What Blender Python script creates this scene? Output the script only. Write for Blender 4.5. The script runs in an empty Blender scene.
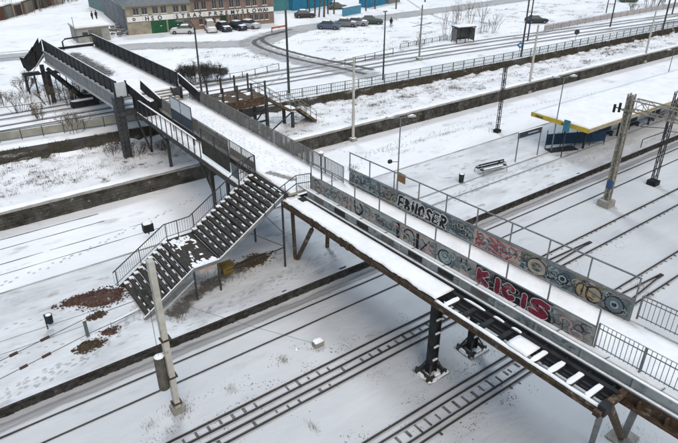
import bpy, math, random
from math import sin, cos, pi, radians
from mathutils import Vector, noise
random.seed(7)
V = Vector
S = bpy.context.scene
C = S.collection

# ------------------------------------------------------------------ camera
PW, PH, FOC, HOR, VPX, CH = 678.0, 443.0, 585.0, -93.0, 1243.0, 21.5
PITCH = math.atan((221.5 - HOR) / FOC)
YAW = math.atan((VPX - 339) / math.hypot(FOC, 221.5 - HOR))
cam_d = bpy.data.cameras.new('camera')
cam_d.sensor_width = 36; cam_d.lens = 36 * FOC / PW
cam_d.clip_start = .1; cam_d.clip_end = 6000
cam = bpy.data.objects.new('camera', cam_d); C.objects.link(cam)
cam.location = (0, 0, CH); cam.rotation_euler = (pi / 2 - PITCH, 0, YAW - pi / 2)
S.camera = cam

# ------------------------------------------------------------------ world, sun, exposure
SUN_EL, SUN_AZ = radians(50), radians(200)
w = bpy.data.worlds.new('World'); S.world = w; w.use_nodes = True
nt = w.node_tree; nt.nodes.clear()
sky = nt.nodes.new('ShaderNodeTexSky'); sky.sky_type = 'NISHITA'; sky.sun_disc = False
sky.sun_elevation = SUN_EL; sky.sun_rotation = SUN_AZ
sky.air_density = 1.0; sky.dust_density = 6.0; sky.ozone_density = 1.0
hs = nt.nodes.new('ShaderNodeHueSaturation'); hs.inputs['Saturation'].default_value = 1.15; hs.inputs['Hue'].default_value = .487
bg = nt.nodes.new('ShaderNodeBackground'); bg.inputs['Strength'].default_value = .12
wo = nt.nodes.new('ShaderNodeOutputWorld')
tn = nt.nodes.new('ShaderNodeMix'); tn.data_type = 'RGBA'; tn.blend_type = 'MULTIPLY'; tn.inputs['Factor'].default_value = 1; tn.inputs[7].default_value = (.885, .975, 1.0, 1)
nt.links.new(sky.outputs[0], hs.inputs['Color']); nt.links.new(hs.outputs[0], tn.inputs[6]); nt.links.new(tn.outputs[2], bg.inputs['Color'])
nt.links.new(bg.outputs[0], wo.inputs['Surface'])
sd = bpy.data.lights.new('sun', 'SUN'); sd.energy = 1.15; sd.angle = radians(16); sd.color = (.94, .985, 1)
so = bpy.data.objects.new('sun', sd); C.objects.link(so)
so.rotation_euler = (pi / 2 - SUN_EL, 0, pi - SUN_AZ + pi)
S.view_settings.view_transform = 'Standard'; S.view_settings.look = 'None'
S.view_settings.gamma = 1; S.view_settings.exposure = 0.34

# ------------------------------------------------------------------ picture -> place
_cp, _sp = cos(PITCH), sin(PITCH)
FW = V((cos(YAW) * _cp, sin(YAW) * _cp, -_sp)); RT = V((sin(YAW), -cos(YAW), 0)); UP = RT.cross(FW)
O0 = V((0, 0, CH))
def ray(x, y): return FW * FOC + RT * (x - 339) - UP * (y - 221.5)
def at(x, y, z=0.0):
    r = ray(x, y); return O0 + r * ((z - CH) / r.z)
def atY(x, y, Y):
    r = ray(x, y); return O0 + r * (Y / r.y)
def atX(x, y, X):
    r = ray(x, y); return O0 + r * (X / r.x)
def up_from(base, x, y):
    'height reached at pixel (x, y) straight above base'
    r = ray(x, y); t = math.hypot(base.x, base.y) / math.hypot(r.x, r.y); return CH + r.z * t

# ------------------------------------------------------------------ materials
MATS = {}
def mat(name, c1, c2=None, rough=.7, scale=3., bump=0., bscale=None, metal=0., stretch=(1, 1, 1), snow=0., lo=.35, hi=.65, c3=None, s3=.5, t3=.6, spec=.16, detail=6):
    if name in MATS: return MATS[name]
    m = bpy.data.materials.new(name); m.use_nodes = True; n = m.node_tree; L = n.links
    b = n.nodes['Principled BSDF']; b.inputs['Roughness'].default_value = rough; b.inputs['Metallic'].default_value = metal
    b.inputs['Specular IOR Level'].default_value = spec
    geo = n.nodes.new('ShaderNodeNewGeometry')
    mp = n.nodes.new('ShaderNodeMapping'); mp.inputs['Scale'].default_value = stretch
    L.new(geo.outputs['Position'], mp.inputs['Vector'])
    def ramp(sc, a, z, seed=0.):
        t = n.nodes.new('ShaderNodeTexNoise'); t.inputs['Scale'].default_value = sc; t.inputs['Detail'].default_value = detail
        t.inputs['Roughness'].default_value = .6
        if seed:
            ad = n.nodes.new('ShaderNodeVectorMath'); ad.operation = 'ADD'; ad.inputs[1].default_value = (seed, seed * 2, seed)
            L.new(mp.outputs[0], ad.inputs[0]); L.new(ad.outputs[0], t.inputs['Vector'])
        else: L.new(mp.outputs[0], t.inputs['Vector'])
        r = n.nodes.new('ShaderNodeMapRange'); r.inputs['From Min'].default_value = a; r.inputs['From Max'].default_value = z
        L.new(t.outputs['Fac'], r.inputs['Value']); return t, r
    def mix(fac, a, z):
        x = n.nodes.new('ShaderNodeMix'); x.data_type = 'RGBA'; L.new(fac, x.inputs['Factor'])
        for k, q in ((6, a), (7, z)):
            if hasattr(q, 'is_linked') or hasattr(q, 'links'): L.new(q, x.inputs[k])
            else: x.inputs[k].default_value = (*q, 1)
        return x.outputs[2]
    col = c1
    if c2 is not None:
        t, r = ramp(scale, lo, hi); col = mix(r.outputs[0], c1, c2)
    if c3 is not None:
        t3n, r3 = ramp(s3, t3, t3 + .12, 17.); col = mix(r3.outputs[0], col, c3)
    if snow > 0:
        sx = n.nodes.new('ShaderNodeSeparateXYZ'); L.new(geo.outputs['Normal'], sx.inputs[0])
        t, r = ramp(5., .3, .7, 5.)
        ma = n.nodes.new('ShaderNodeMath'); ma.operation = 'MULTIPLY_ADD'; L.new(r.outputs[0], ma.inputs[0]); ma.inputs[1].default_value = .5; ma.inputs[2].default_value = snow - .75
        mb = n.nodes.new('ShaderNodeMath'); mb.operation = 'ADD'; L.new(sx.outputs['Z'], mb.inputs[0]); L.new(ma.outputs[0], mb.inputs[1])
        mr = n.nodes.new('ShaderNodeMapRange'); mr.inputs['From Min'].default_value = .55; mr.inputs['From Max'].default_value = .7
        L.new(mb.outputs[0], mr.inputs['Value']); col = mix(mr.outputs[0], col, (.80, .81, .83))
    if hasattr(col, 'links') or hasattr(col, 'is_linked'): L.new(col, b.inputs['Base Color'])
    else: b.inputs['Base Color'].default_value = (*col, 1)
    if bump:
        t = n.nodes.new('ShaderNodeTexNoise'); t.inputs['Scale'].default_value = bscale or scale * 3; t.inputs['Detail'].default_value = 8
        L.new(mp.outputs[0], t.inputs['Vector'])
        bp = n.nodes.new('ShaderNodeBump'); bp.inputs['Strength'].default_value = bump; bp.inputs['Distance'].default_value = .05
        L.new(t.outputs['Fac'], bp.inputs['Height']); L.new(bp.outputs[0], b.inputs['Normal'])
    MATS[name] = m; return m

def fade_mat(name, core, edge=(.80, .81, .83), sc=2., thr=.35, stretch=(1, 1, 1)):
    'slush or soil that thins out towards the edges of its strip, attribute e'
    m = bpy.data.materials.new(name); m.use_nodes = True; n = m.node_tree; L = n.links
    b = n.nodes['Principled BSDF']; b.inputs['Roughness'].default_value = .75
    geo = n.nodes.new('ShaderNodeNewGeometry'); at_ = n.nodes.new('ShaderNodeAttribute'); at_.attribute_name = 'e'
    mp = n.nodes.new('ShaderNodeMapping'); mp.inputs['Scale'].default_value = stretch; L.new(geo.outputs['Position'], mp.inputs['Vector'])
    t = n.nodes.new('ShaderNodeTexNoise'); t.inputs['Scale'].default_value = sc; t.inputs['Detail'].default_value = 8; t.inputs['Roughness'].default_value = .7
    L.new(mp.outputs[0], t.inputs['Vector'])
    a = n.nodes.new('ShaderNodeMath'); a.operation = 'MULTIPLY_ADD'; L.new(at_.outputs['Fac'], a.inputs[0]); a.inputs[1].default_value = .75
    L.new(t.outputs['Fac'], a.inputs[2])
    r = n.nodes.new('ShaderNodeMapRange'); r.inputs['From Min'].default_value = thr + .35; r.inputs['From Max'].default_value = thr + .75; r.interpolation_type = 'SMOOTHSTEP'
    L.new(a.outputs[0], r.inputs['Value'])
    b.inputs['Base Color'].default_value = (*core, 1); b.inputs['Specular IOR Level'].default_value = .2
    tr_ = n.nodes.new('ShaderNodeBsdfTransparent'); x = n.nodes.new('ShaderNodeMixShader')
    L.new(r.outputs[0], x.inputs[0]); L.new(tr_.outputs[0], x.inputs[1]); L.new(b.outputs[0], x.inputs[2]); L.new(x.outputs[0], n.nodes['Material Output'].inputs['Surface'])
    bp = n.nodes.new('ShaderNodeBump'); bp.inputs['Strength'].default_value = .5; bp.inputs['Distance'].default_value = .04
    L.new(t.outputs['Fac'], bp.inputs['Height']); L.new(bp.outputs[0], b.inputs['Normal'])
    MATS[name] = m; return m

SNOW = mat('snow_ground', (.82, .84, .86), (.70, .72, .745), .65, .22, .9, 2.2, c3=(.50, .51, .52), s3=.55, t3=.60, spec=.2, stretch=(.6, 1, 1), lo=.42, hi=.72)
SNOWP = mat('snow_trodden', (.64, .66, .68), (.43, .44, .455), .7, .7, 1., 3.6, stretch=(.4, 1, 1), c3=(.36, .36, .355), s3=1.5, t3=.585, spec=.2, lo=.40, hi=.74)
SNOWF = mat('snow_rough', (.80, .81, .83), (.66, .67, .69), .7, .5, .9, 2.2, c3=(.17, .155, .13), s3=1.1, t3=.585, spec=.2)
SNOWC = mat('snow_fresh', (.85, .865, .88), (.72, .735, .755), .6, .9, .8, 4., spec=.2, lo=.42, hi=.75)
CONC = mat('concrete', (.36, .35, .32), (.24, .23, .21), .85, 1.5, .4, 9., c3=(.15, .14, .12), s3=2.2, t3=.58)
POLE = mat('pole_concrete', (.47, .46, .42), (.36, .35, .31), .8, 2., .3, 12., c3=(.26, .22, .17), s3=3., t3=.6)
WALLD = mat('platform_wall_dark', (.028, .027, .026), (.070, .068, .063), .9, 2.5, .8, 9., c3=(.22, .22, .22), s3=3, t3=.67)
STONE = mat('wall_stone', (.095, .092, .082), (.030, .029, .026), .9, 1.1, .8, 9., c3=(.26, .25, .21), s3=1.8, t3=.60)
MORT = mat('wall_mortar', (.13, .12, .10), (.07, .065, .055), .95, 2., .5, 9.)
BLACK = mat('black_steel', (.014, .016, .019), (.032, .034, .036), .6, 2., .15, 20.)
DSTEEL = mat('dark_steel', (.032, .034, .037), (.065, .062, .058), .6, 4., .25, 20.)
PIER = mat('pier_steel', (.035, .040, .045), (.060, .066, .070), .6, 1.2, .2, 12.)
GREY = mat('grey_steel', (.13, .14, .145), (.21, .215, .215), .55, 2.5, .2, 15., c3=(.16, .10, .06), s3=4, t3=.66)
LGREY = mat('light_steel', (.42, .45, .46), (.33, .36, .37), .5, 1.5, .2, 15., c3=(.22, .17, .12), s3=3, t3=.66)
WEB = mat('girder_web', (.15, .16, .17), (.24, .25, .26), .6, 1.2, .3, 9., stretch=(1, 3, .6), c3=(.08, .08, .08), s3=.8, t3=.6)
RUST = mat('rust', (.105, .065, .042), (.04, .032, .026), .9, 5., .5, 20., c3=(.20, .17, .13), s3=2.5, t3=.58)
RUSTW = mat('weathered_wood', (.13, .095, .06), (.065, .055, .045), .9, 4., .5, 20., c3=(.26, .24, .20), s3=2, t3=.57)
TREAD = mat('tread', (.030, .028, .025), (.060, .056, .05), .8, 5., .4, 20.)
BEIGE = mat('beige_panel', (.31, .30, .25), (.20, .19, .155), .7, 1.4, .2, 9., stretch=(1, 4, .5), c3=(.18, .19, .13), s3=2, t3=.62)
OLIVE = mat('olive_panel', (.11, .11, .10), (.17, .165, .14), .7, 2., .2, 9.)
BLUEP = mat('blue_panel', (.028, .042, .060), (.045, .060, .08), .6, 3., .1)
PALEP = mat('pale_panel', (.50, .54, .58), (.40, .43, .46), .5, 3., .1)
NAVY = mat('navy_panel', (.010, .032, .065), (.02, .05, .09), .5, 2.)
TEALP = mat('teal_board', (.04, .17, .22), (.06, .22, .28), .5, 2.)
YEL = mat('yellow_fascia', (.62, .46, .05), (.45, .33, .07), .6, 2.5, .1, c3=(.25, .2, .1), s3=4, t3=.62)
TAN = mat('tan_fascia', (.42, .36, .25), (.28, .24, .17), .7, 2.5, .1)
RAILM = mat('rail_steel', (.030, .029, .029), (.055, .050, .047), .5, 6., .1)
SLEEP = mat('sleeper_wood', (.06, .06, .06), (.19, .195, .20), .9, 2.5, .5)
BALL = mat('ballast', (.22, .21, .20), (.10, .095, .09), .95, 9., .3)
SOIL = mat('reddish_soil', (.065, .040, .032), (.10, .060, .048), .95, 4., .6, 20., c3=(.5, .5, .5), s3=3, t3=.60)
LEAF = mat('leaf_litter', (.10, .075, .05), (.05, .04, .032), .95, 6., .6, 20.)
DRY = mat('dry_grass', (.20, .165, .11), (.10, .085, .065), .9, 3.)
DRYD = mat('dark_grass', (.075, .068, .055), (.13, .115, .085), .9, 2.)
SLOPE = mat('slope_earth', (.033, .032, .031), (.075, .071, .064), .95, 1.6, .9, 5., c3=(.52, .53, .54), s3=1.6, t3=.565, stretch=(.25, 1, 1))
BARK = mat('bark', (.075, .065, .055), (.12, .105, .09), .95, 4., .4)
GLASS = mat('glass_dark', (.03, .035, .04), rough=.12, spec=.6)
RUBBER = mat('rubber', (.02, .02, .02), rough=.8)
WHITEP = mat('white_paint', (.72, .73, .72), (.62, .62, .61), .5, 3.)
PANG = mat('panel_grey', (.33, .325, .30), (.23, .23, .215), .7, 2., .2, 12., c3=(.14, .14, .13), s3=2.5, t3=.57)
def flat(name, c, r=.6):
    if name.startswith('paint_'): return mat(name, c, tuple(k * .72 for k in c), r, 1.7, .1, 12., c3=tuple(k * .45 + .12 for k in c), s3=2.2, t3=.53)
    return mat(name, c, tuple(k * .72 for k in c), r, 2.5)

# ------------------------------------------------------------------ mesh building
class MB:
    def __init__(s): s.v = []; s.f = []; s.e = None; s.ch = []
    def add(s, vs, fs):
        s.ch.append((len(s.v), len(s.f))); k = len(s.v); s.v += [tuple(q) for q in vs]; s.f += [tuple(i + k for i in f) for f in fs]; return s
    def split(s, name, m, parent):
        'each added shape becomes an object of its own'
        ch = s.ch + [(len(s.v), len(s.f))]; out = []
        for (a, fa), (c, fc) in zip(ch, ch[1:]):
            b = MB(); b.v = s.v[a:c]; b.f = [tuple(i - a for i in f) for f in s.f[fa:fc]]; out.append(b.build(name, m, parent))
        return out[0]
    def box(s, a, b):
        x0, y0, z0 = a; x1, y1, z1 = b
        if x0 > x1: x0, x1 = x1, x0
        if y0 > y1: y0, y1 = y1, y0
        if z0 > z1: z0, z1 = z1, z0
        return s.add([(x0, y0, z0), (x1, y0, z0), (x1, y1, z0), (x0, y1, z0), (x0, y0, z1), (x1, y0, z1), (x1, y1, z1), (x0, y1, z1)],
              [(0, 3, 2, 1), (4, 5, 6, 7), (0, 1, 5, 4), (1, 2, 6, 5), (2, 3, 7, 6), (3, 0, 4, 7)])
    def beam(s, p, q, w, h=None, up=(0, 0, 1), seg=1):
        'box section w across, h along up, centred on p-q'
        p, q = V(p), V(q); h = w if h is None else h; d = q - p
        if d.length < 1e-6: return s
        d.normalize(); u = V(up)
        if abs(d.dot(u)) > .98: u = V((1, 0, 0)) if abs(d.x) < .9 else V((0, 1, 0))
        a = d.cross(u).normalized(); u = a.cross(d)
        vs = []
        for i in range(seg + 1):
            c = p.lerp(q, i / seg)
            vs += [c - a * w / 2 - u * h / 2, c + a * w / 2 - u * h / 2, c + a * w / 2 + u * h / 2, c - a * w / 2 + u * h / 2]
        fs = [(0, 1, 2, 3), tuple(4 * seg + k for k in (3, 2, 1, 0))]
        for i in range(seg):
            o = 4 * i; fs += [(o, o + 4, o + 5, o + 1), (o + 1, o + 5, o + 6, o + 2), (o + 2, o + 6, o + 7, o + 3), (o + 3, o + 7, o + 4, o)]
        return s.add(vs, fs)
    def pad(s, a, b):
        'rounded irregular lump of snow filling the box a-b'
        x0, x1 = min(a[0], b[0]), max(a[0], b[0]); y0, y1 = min(a[1], b[1]), max(a[1], b[1]); z0, z1 = min(a[2], b[2]), max(a[2], b[2])
        cx, cy, hx, hy = (x0 + x1) / 2, (y0 + y1) / 2, (x1 - x0) / 2, (y1 - y0) / 2; n = 14; vs = []; rr = [random.uniform(.86, 1.06) for _ in range(n)]
        f = lambda t: math.copysign(abs(t) ** .5, t)
        for q, z in ((1., z0), (.93, z0 + (z1 - z0) * .55), (.66, z1)):
            for k in range(n): a_ = 2 * pi * k / n; vs.append((cx + hx * q * rr[k] * f(cos(a_)), cy + hy * q * rr[k] * f(sin(a_)), z))
        fs = [tuple(range(2 * n, 3 * n)), tuple(reversed(range(n)))] + [(r * n + k, r * n + (k + 1) % n, (r + 1) * n + (k + 1) % n, (r + 1) * n + k) for r in range(2) for k in range(n)]
        return s.add(vs, fs)
    def tube(s, pts, r, n=6, r2=None):
        pts = [V(p) for p in pts]; m = len(pts); vs = []; r2 = r if r2 is None else r2
        for i, p in enumerate(pts):
            d = (pts[min(i + 1, m - 1)] - pts[max(i - 1, 0)]).normalized()
            u = V((0, 0, 1)) if abs(d.z) < .9 else V((1, 0, 0)); a = d.cross(u).normalized(); u = a.cross(d)
            rr = r + (r2 - r) * i / (m - 1)
            vs += [p + (a * cos(2 * pi * k / n) + u * sin(2 * pi * k / n)) * rr for k in range(n)]
        fs = [tuple(range(n)), tuple((m - 1) * n + k for k in reversed(range(n)))]
        for i in range(m - 1):
            for k in range(n):
                k2 = (k + 1) % n; fs.append((i * n + k, (i + 1) * n + k, (i + 1) * n + k2, i * n + k2))
        return s.add(vs, fs)
    def poly(s, pts, th):
        'horizontal polygon slab, th thick downwards; pts counterclockwise'
        n = len(pts); vs = [tuple(p) for p in pts] + [(p[0], p[1], p[2] - th) for p in pts]
        return s.add(vs, [tuple(range(n)), tuple(reversed(range(n, 2 * n)))] + [(i, i + n, (i + 1) % n + n, (i + 1) % n) for i in range(n)])
    def warp(s, f): s.v = [tuple(f(*q)) for q in s.v]; return s
    def build(s, name, m, parent=None, kind=None, smooth=False, label=None):
        if kind is None and len(s.ch) > 1 and name in ('snow', 'rivet', 'corrugation'): kind = 'stuff'
        if kind is None and name == 'graffiti': kind = 'stuff'
        if kind is None and parent is not None and 1 < len(s.ch) < 40 and smooth is False: return s.split(name, m, parent)
        me = bpy.data.meshes.new(name); o0 = V((0, 0, 0)); p = parent
        while p is not None: o0 = o0 + V(p.location); p = p.parent
        me.from_pydata([(q[0] - o0.x, q[1] - o0.y, q[2] - o0.z) for q in s.v], [], s.f); me.update()
        if s.e is not None:
            a = me.attributes.new('e', 'FLOAT', 'POINT'); a.data.foreach_set('value', s.e)
        if smooth: me.polygons.foreach_set('use_smooth', [True] * len(me.polygons))
        me.materials.append(m); o = bpy.data.objects.new(name, me); C.objects.link(o)
        if parent is not None: o.parent = parent
        if kind: o['kind'] = kind
        if label: o['label'] = label
        return o
def tag(o, label, cat, group=None):
    o['label'] = label; o['category'] = cat
    if group: o['group'] = group
    return o
def thing(name, label, cat, loc=(0, 0, 0), group=None, rz=0.):
    o = bpy.data.objects.new(name, None); C.objects.link(o); o.location = loc; o.rotation_euler.z = rz
    o.empty_display_size = .3; return tag(o, label, cat, group)
def struct(o): o['kind'] = 'structure'; return o
def copy_tree(o, loc, rz=None, label=None):
    c = o.copy(); C.objects.link(c); c.location = loc
    if rz is not None: c.rotation_euler.z = rz
    if label: c['label'] = label
    for ch in o.children:
        d = ch.copy(); C.objects.link(d); d.parent = c
        for g in ch.children:
            e = g.copy(); C.objects.link(e); e.parent = d
    return c
def N(x, y, z=0, s=1.): return noise.noise(V((x * s, y * s, z)))
def frange(a, b, st):
    n = max(1, round(abs(b - a) / st)); return [a + (b - a) * i / n for i in range(n + 1)]

# ------------------------------------------------------------------ the ground
PZ, PY0, PY1 = .72, 25.75, 35.9        # platform level and its two edges
L1, L2 = 1.45, 2.30                    # terrace above the stone wall, tram street
def grid(xs, rows, name, m, kind='structure'):
    'rows: list of functions x -> (y, z)'
    b = MB(); nx = len(xs)
    for r in rows:
        for x in xs:
            y, z = r(x); b.v.append((x, y, z))
    for j in range(len(rows) - 1):
        for i in range(nx - 1):
            a = j * nx + i; b.f.append((a, a + 1, a + 1 + nx, a + nx))
    return b.build(name, m, kind=kind, smooth=True)
XS = [-1500, -600, -200, -80, -40] + frange(-20, 130, 1.0) + [140, 155, 175, 200, 250, 350, 600, 1500]
def flatrow(y, z, amp, sc=.35):
    return lambda x: (y, z + (amp * (N(x, y, 0, sc) + .5 * N(x, y, 3, sc * 2.7)) if -21 < x < 131 else 0))
rows = [flatrow(-1500, 0, 0), flatrow(-400, 0, 0), flatrow(-60, 0, 0)] + [flatrow(y, 0, .035 if 15.6 < y < 17 or y < 12 or 20.5 < y < 22.4 or y > 38 else .008) for y in frange(-10, 46.2, .8)]
grid(XS, rows, 'ground', SNOW)
SNOWT = mat('snow_grey', (.555, .57, .585), (.475, .49, .505), .65, .3, .9, 2.6, c3=(.44, .455, .47), s3=.6, t3=.60, spec=.2, stretch=(.4, 1, 1), lo=.38, hi=.7)  # greyer, darker snow tone for the sheet in front of the platform
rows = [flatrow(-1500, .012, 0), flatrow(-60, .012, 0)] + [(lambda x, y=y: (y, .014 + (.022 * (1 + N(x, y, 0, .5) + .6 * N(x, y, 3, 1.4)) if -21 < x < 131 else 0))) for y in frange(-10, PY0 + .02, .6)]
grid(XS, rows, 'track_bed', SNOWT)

def lerp_tab(t, x):
    if x <= t[0][0]: return t[0][1]
    for (a, b), (c, d) in zip(t, t[1:]):
        if x <= c: return b + (d - b) * (x - a) / (c - a)
    return t[-1][1]
def Yt(x): return lerp_tab([(-40, 59), (5, 57.3), (19, 56.1), (47, 54.3), (70, 53.3), (116, 52.6), (300, 50)], x)
def Yb(x): return lerp_tab([(-40, 57), (4, 55.3), (18, 54.8), (47, 53.5), (72, 52.6), (120, 51.8), (300, 49)], x)
rows = []
XF = [-1500, -200, -40] + frange(-20, 130, .5) + [140, 155, 175, 200, 250, 350, 600, 1500]
for k in range(17):
    rows.append(lambda x, k=k: (46.15 + (Yb(x) - 46.15 + (.45 + .5 * N(x, 0, 3, .45)) * (k > 14)) * k / 16, L1 + (0 if k == 0 else .10 * N(x, k * .65, 0, .4) + .06 * N(x, k, 5, 1.3) + (.22 * max(0, N(x, k, 8, 1.1) + .3) if 16 > k > 11 else (.22 + .22 * N(x, 1, 8, 1.0) if k == 16 else 0)))))
grid(XF, rows, 'terrace', SNOWF)
rows = [lambda x, k=k: (Yb(x) + (Yt(x) - Yb(x)) * k / 4, L1 - .05 + (L2 - L1 + .05) * k / 4 + (.07 * N(x, k, 9, .9) if k in (1, 2, 3) else 0)) for k in range(5)]
grid(XS, rows, 'slope', SLOPE)
rows = [lambda x: (Yt(x), L2)] + [(lambda x, y=y: (Yt(x) + (150 - Yt(x)) * ((y - 58) / 92) ** 1.0 + .3, L2 + .015 * N(x, y, 0, .3))) for y in frange(58, 150, 3)]
rows += [flatrow(200, L2, 0), flatrow(300, L2, 0), flatrow(600, L2, 0), flatrow(1800, L2, 0)]
grid(XS, rows, 'street_ground', SNOW)

# platform: top sheet, front and back faces of dark rubble, concrete lip
PHF = lambda x, y: PZ + .05 * N(x, y, 0, .8) + .05 * N(x, y, 2, 2.3) * (1 if y < 29 else .5)
pl = MB()
xs = [-200, -60] + frange(-12, 110, .5) + [160, 400]
ys = [PY0 - .12, PY0 + .5] + frange(26.6, 35.4, .45) + [PY1]
for y in ys:
    for x in xs: pl.v.append((x, y, PZ + (.05 * N(x, y, 0, .8) + .05 * N(x, y, 2, 2.3) * (1 if y < 29 else .5) if 0 < ys.index(y) < len(ys) - 1 else 0)))
nx = len(xs)
for j in range(len(ys) - 1):
    for i in range(nx - 1):
        a = j * nx + i; pl.f.append((a, a + 1, a + 1 + nx, a + nx))
struct(pl.build('platform', SNOWP, smooth=True))
b = MB().box((-200, PY0 + .03, -.3), (400, PY0 + .3, PZ - .06)); struct(b.build('platform_wall', WALLD))
b = MB().box((-200, PY1 - .3, -.3), (400, PY1 - .01, PZ - .03)); struct(b.build('platform_back_wall', WALLD))
# edge slabs of the platform, dark lip with crumbled joints
lip = thing('platform_edge', 'long dark edge course of concrete slabs along the front of the snowy platform', 'platform edge', (0, PY0, PZ))
b = MB(); x = -14.
while x < 110:
    l = 1.0; MB().box((x + .015, PY0 - .10 + random.uniform(-.015, .015), PZ - .16), (x + l - .015, PY0 + .2, PZ - .012 + random.uniform(-.01, .004))).build('edge_slab', WALLD, lip); x += l
b = MB()
for k in range(1500):
    x = random.uniform(-6, 75); z = random.uniform(.02, .5); r = random.uniform(.04, .11)
    b.box((x - r * 1.3, PY0 + random.uniform(-.04, .02), z - r * .6), (x + r * 1.3, PY0 + .1, z + r * .6))
b.build('stone', WALLD, lip, kind='stuff')

# retaining wall of rough stone below the terrace
sw = thing('retaining_wall', 'long low stone retaining wall with a pale coping holding up the snowy terrace', 'wall', (0, 46, 0))
MB().box((-200, 46.05, -.2), (400, 46.6, L1 - .1)).build('wall_core', MORT, sw)
b = MB()
for c in range(5):
    x = -12 + random.random()
    z0 = .02 + c * .262
    while x < (150 if c else 150):
        l = random.uniform(.3, .75) * (1 + max(0, x - 40) / 60)
        d = random.uniform(.0, .07)
        b.box((x + .02, 45.97 + d, z0 + random.uniform(0, .03)), (x + l - .02, 46.2, z0 + .235 + random.uniform(0, .02))); x += l
b.build('stone', STONE, sw, kind='stuff')
b = MB(); x = -200.
while x < 400:
    l = 2.0 if -15 < x < 160 else 20
    MB().box((x + .01, 45.86, L1 - .1), (x + l - .01, 46.55, L1 + .035)).build('coping', CONC, sw); x += l
b = MB()
for x in frange(-20, 150, .5): pass
xs2 = frange(-20, 160, .6)
for x in xs2:
    d = .22 + .16 * N(x, 0, 1, .9); b.v += [(x, 45.93 + max(0, d - .1), L1 + .045), (x, 46.3, L1 + .09), (x, 46.8, L1 + .06)]
for i in range(len(xs2) - 1):
    for k in range(2): a = 3 * i + k; b.f.append((a, a + 3, a + 4, a + 1))
b.build('snow', SNOWC, sw, kind='stuff', smooth=True)

def strip(name, pts, wd, m, z, e=(0, 1, 0), jit=.0, step=1.2, parent=None):
    'flat strip along ground points with an edge-fade attribute'
    P = smooth(pts, step); b = MB(); b.e = []; n = len(e)
    for i, p in enumerate(P):
        d = (P[min(i + 1, len(P) - 1)] - P[max(i - 1, 0)]); d.z = 0; d.normalize(); a = V((-d.y, d.x, 0))
        for k in range(n):
            q = p + a * wd * (k / (n - 1) - .5) + a * jit * N(p.x, p.y, k, .5); b.v.append((q.x, q.y, z(q.x, q.y) if callable(z) else z)); b.e.append(e[k] * (min(1, i / 2, (len(P) - 1 - i) / 2) if callable(z) else 1))
    for i in range(len(P) - 1):
        for k in range(n - 1): a = n * i + k; b.f.append((a, a + n, a + n + 1, a + 1))
    return b.build(name, m, parent)
def smooth(pts, step):
    pts = [V(p) if len(p) == 3 else V((p[0], p[1], 0)) for p in pts]
    if len(pts) < 2: return pts
    Q = [pts[0] * 2 - pts[1]] + pts + [pts[-1] * 2 - pts[-2]]; out = []
    for i in range(1, len(Q) - 2):
        n = max(1, int((Q[i + 1] - Q[i]).length / step))
        for k in range(n):
            t = k / n; a, b_, c, d = Q[i - 1], Q[i], Q[i + 1], Q[i + 2]
            out.append(.5 * ((2 * b_) + (c - a) * t + (2 * a - 5 * b_ + 4 * c - d) * t * t + (-a + 3 * b_ - 3 * c + d) * t ** 3))
    return out + [pts[-1]]
SLUSH = fade_mat('slush', (.40, .405, .41), sc=1.6, thr=.50, stretch=(.35, 1, 1))
SLUSHD = fade_mat('slush_dark', (.10, .098, .095), edge=(.62, .63, .64), sc=1.2, thr=.32)
WORN = fade_mat('worn_snow', (.52, .525, .53), sc=.9, thr=.45, stretch=(.3, 1, 1))
G2 = lambda *ps: [at(x, y, L2) for x, y in ps]
struct(strip('platform_track_slush', [(-20, 25.1), (40, 25.1), (100, 25.1)], 1.15, fade_mat('trackside_grime', (.33, .33, .33), edge=(.58, .59, .61), sc=2.2, thr=.42, stretch=(.12, 1, 1)), .062, step=4))
struct(strip('road', G2((-40, 62), (60, 53), (150, 46), (250, 43), (300, 29), (420, 13), (560, -6)), 8., SLUSH, L2 + .03, e=(0, .8, 1, 1, .8, 0), step=3))
PLINE = mat('edge_line', (.16, .155, .15), (.45, .455, .46), .8, 1.5, stretch=(.3, 1, 1))
struct(MB().box((-200, PY1 - .10, PZ - .02), (400, PY1 + .03, PZ + .035)).build('platform_back_edge', PLINE))
PG = fade_mat('paving_line', (.22, .22, .22), edge=(.66, .67, .68), sc=1.5, thr=.22, stretch=(.2, 1, 1))
for yy in (30.45, 28.9): struct(strip('paving_line', [(27, yy), (90, yy)], .16, PG, PZ + .062, step=3))
struct(strip('side_road', G2((290, 30), (262, 37), (252, 43), (262, 50), (300, 61), (345, 70), (376, 77)), 7.5, SLUSH, L2 + .036, e=(0, .7, 1, .7, 0), step=2))
for k, off in enumerate(((0, 0), (2.2, 1.3))):
    P = [p + V((off[0], off[1], 0)) for p in G2((285, 32), (261, 38), (254, 43), (266, 50), (300, 60), (345, 69.5), (366, 74.5))]
    struct(strip('tyre_track', P, 1.3, SLUSHD, L2 + .044 + k * .004, step=1.5))
struct(strip('tyre_track', G2((244, 105), (262, 90), (285, 74), (310, 62)), .5, WORN, L2 + .02, step=2))
struct(strip('footpath', G2((470, 28), (430, 14), (400, -5)), 1.2, WORN, L2 + .02))

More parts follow.
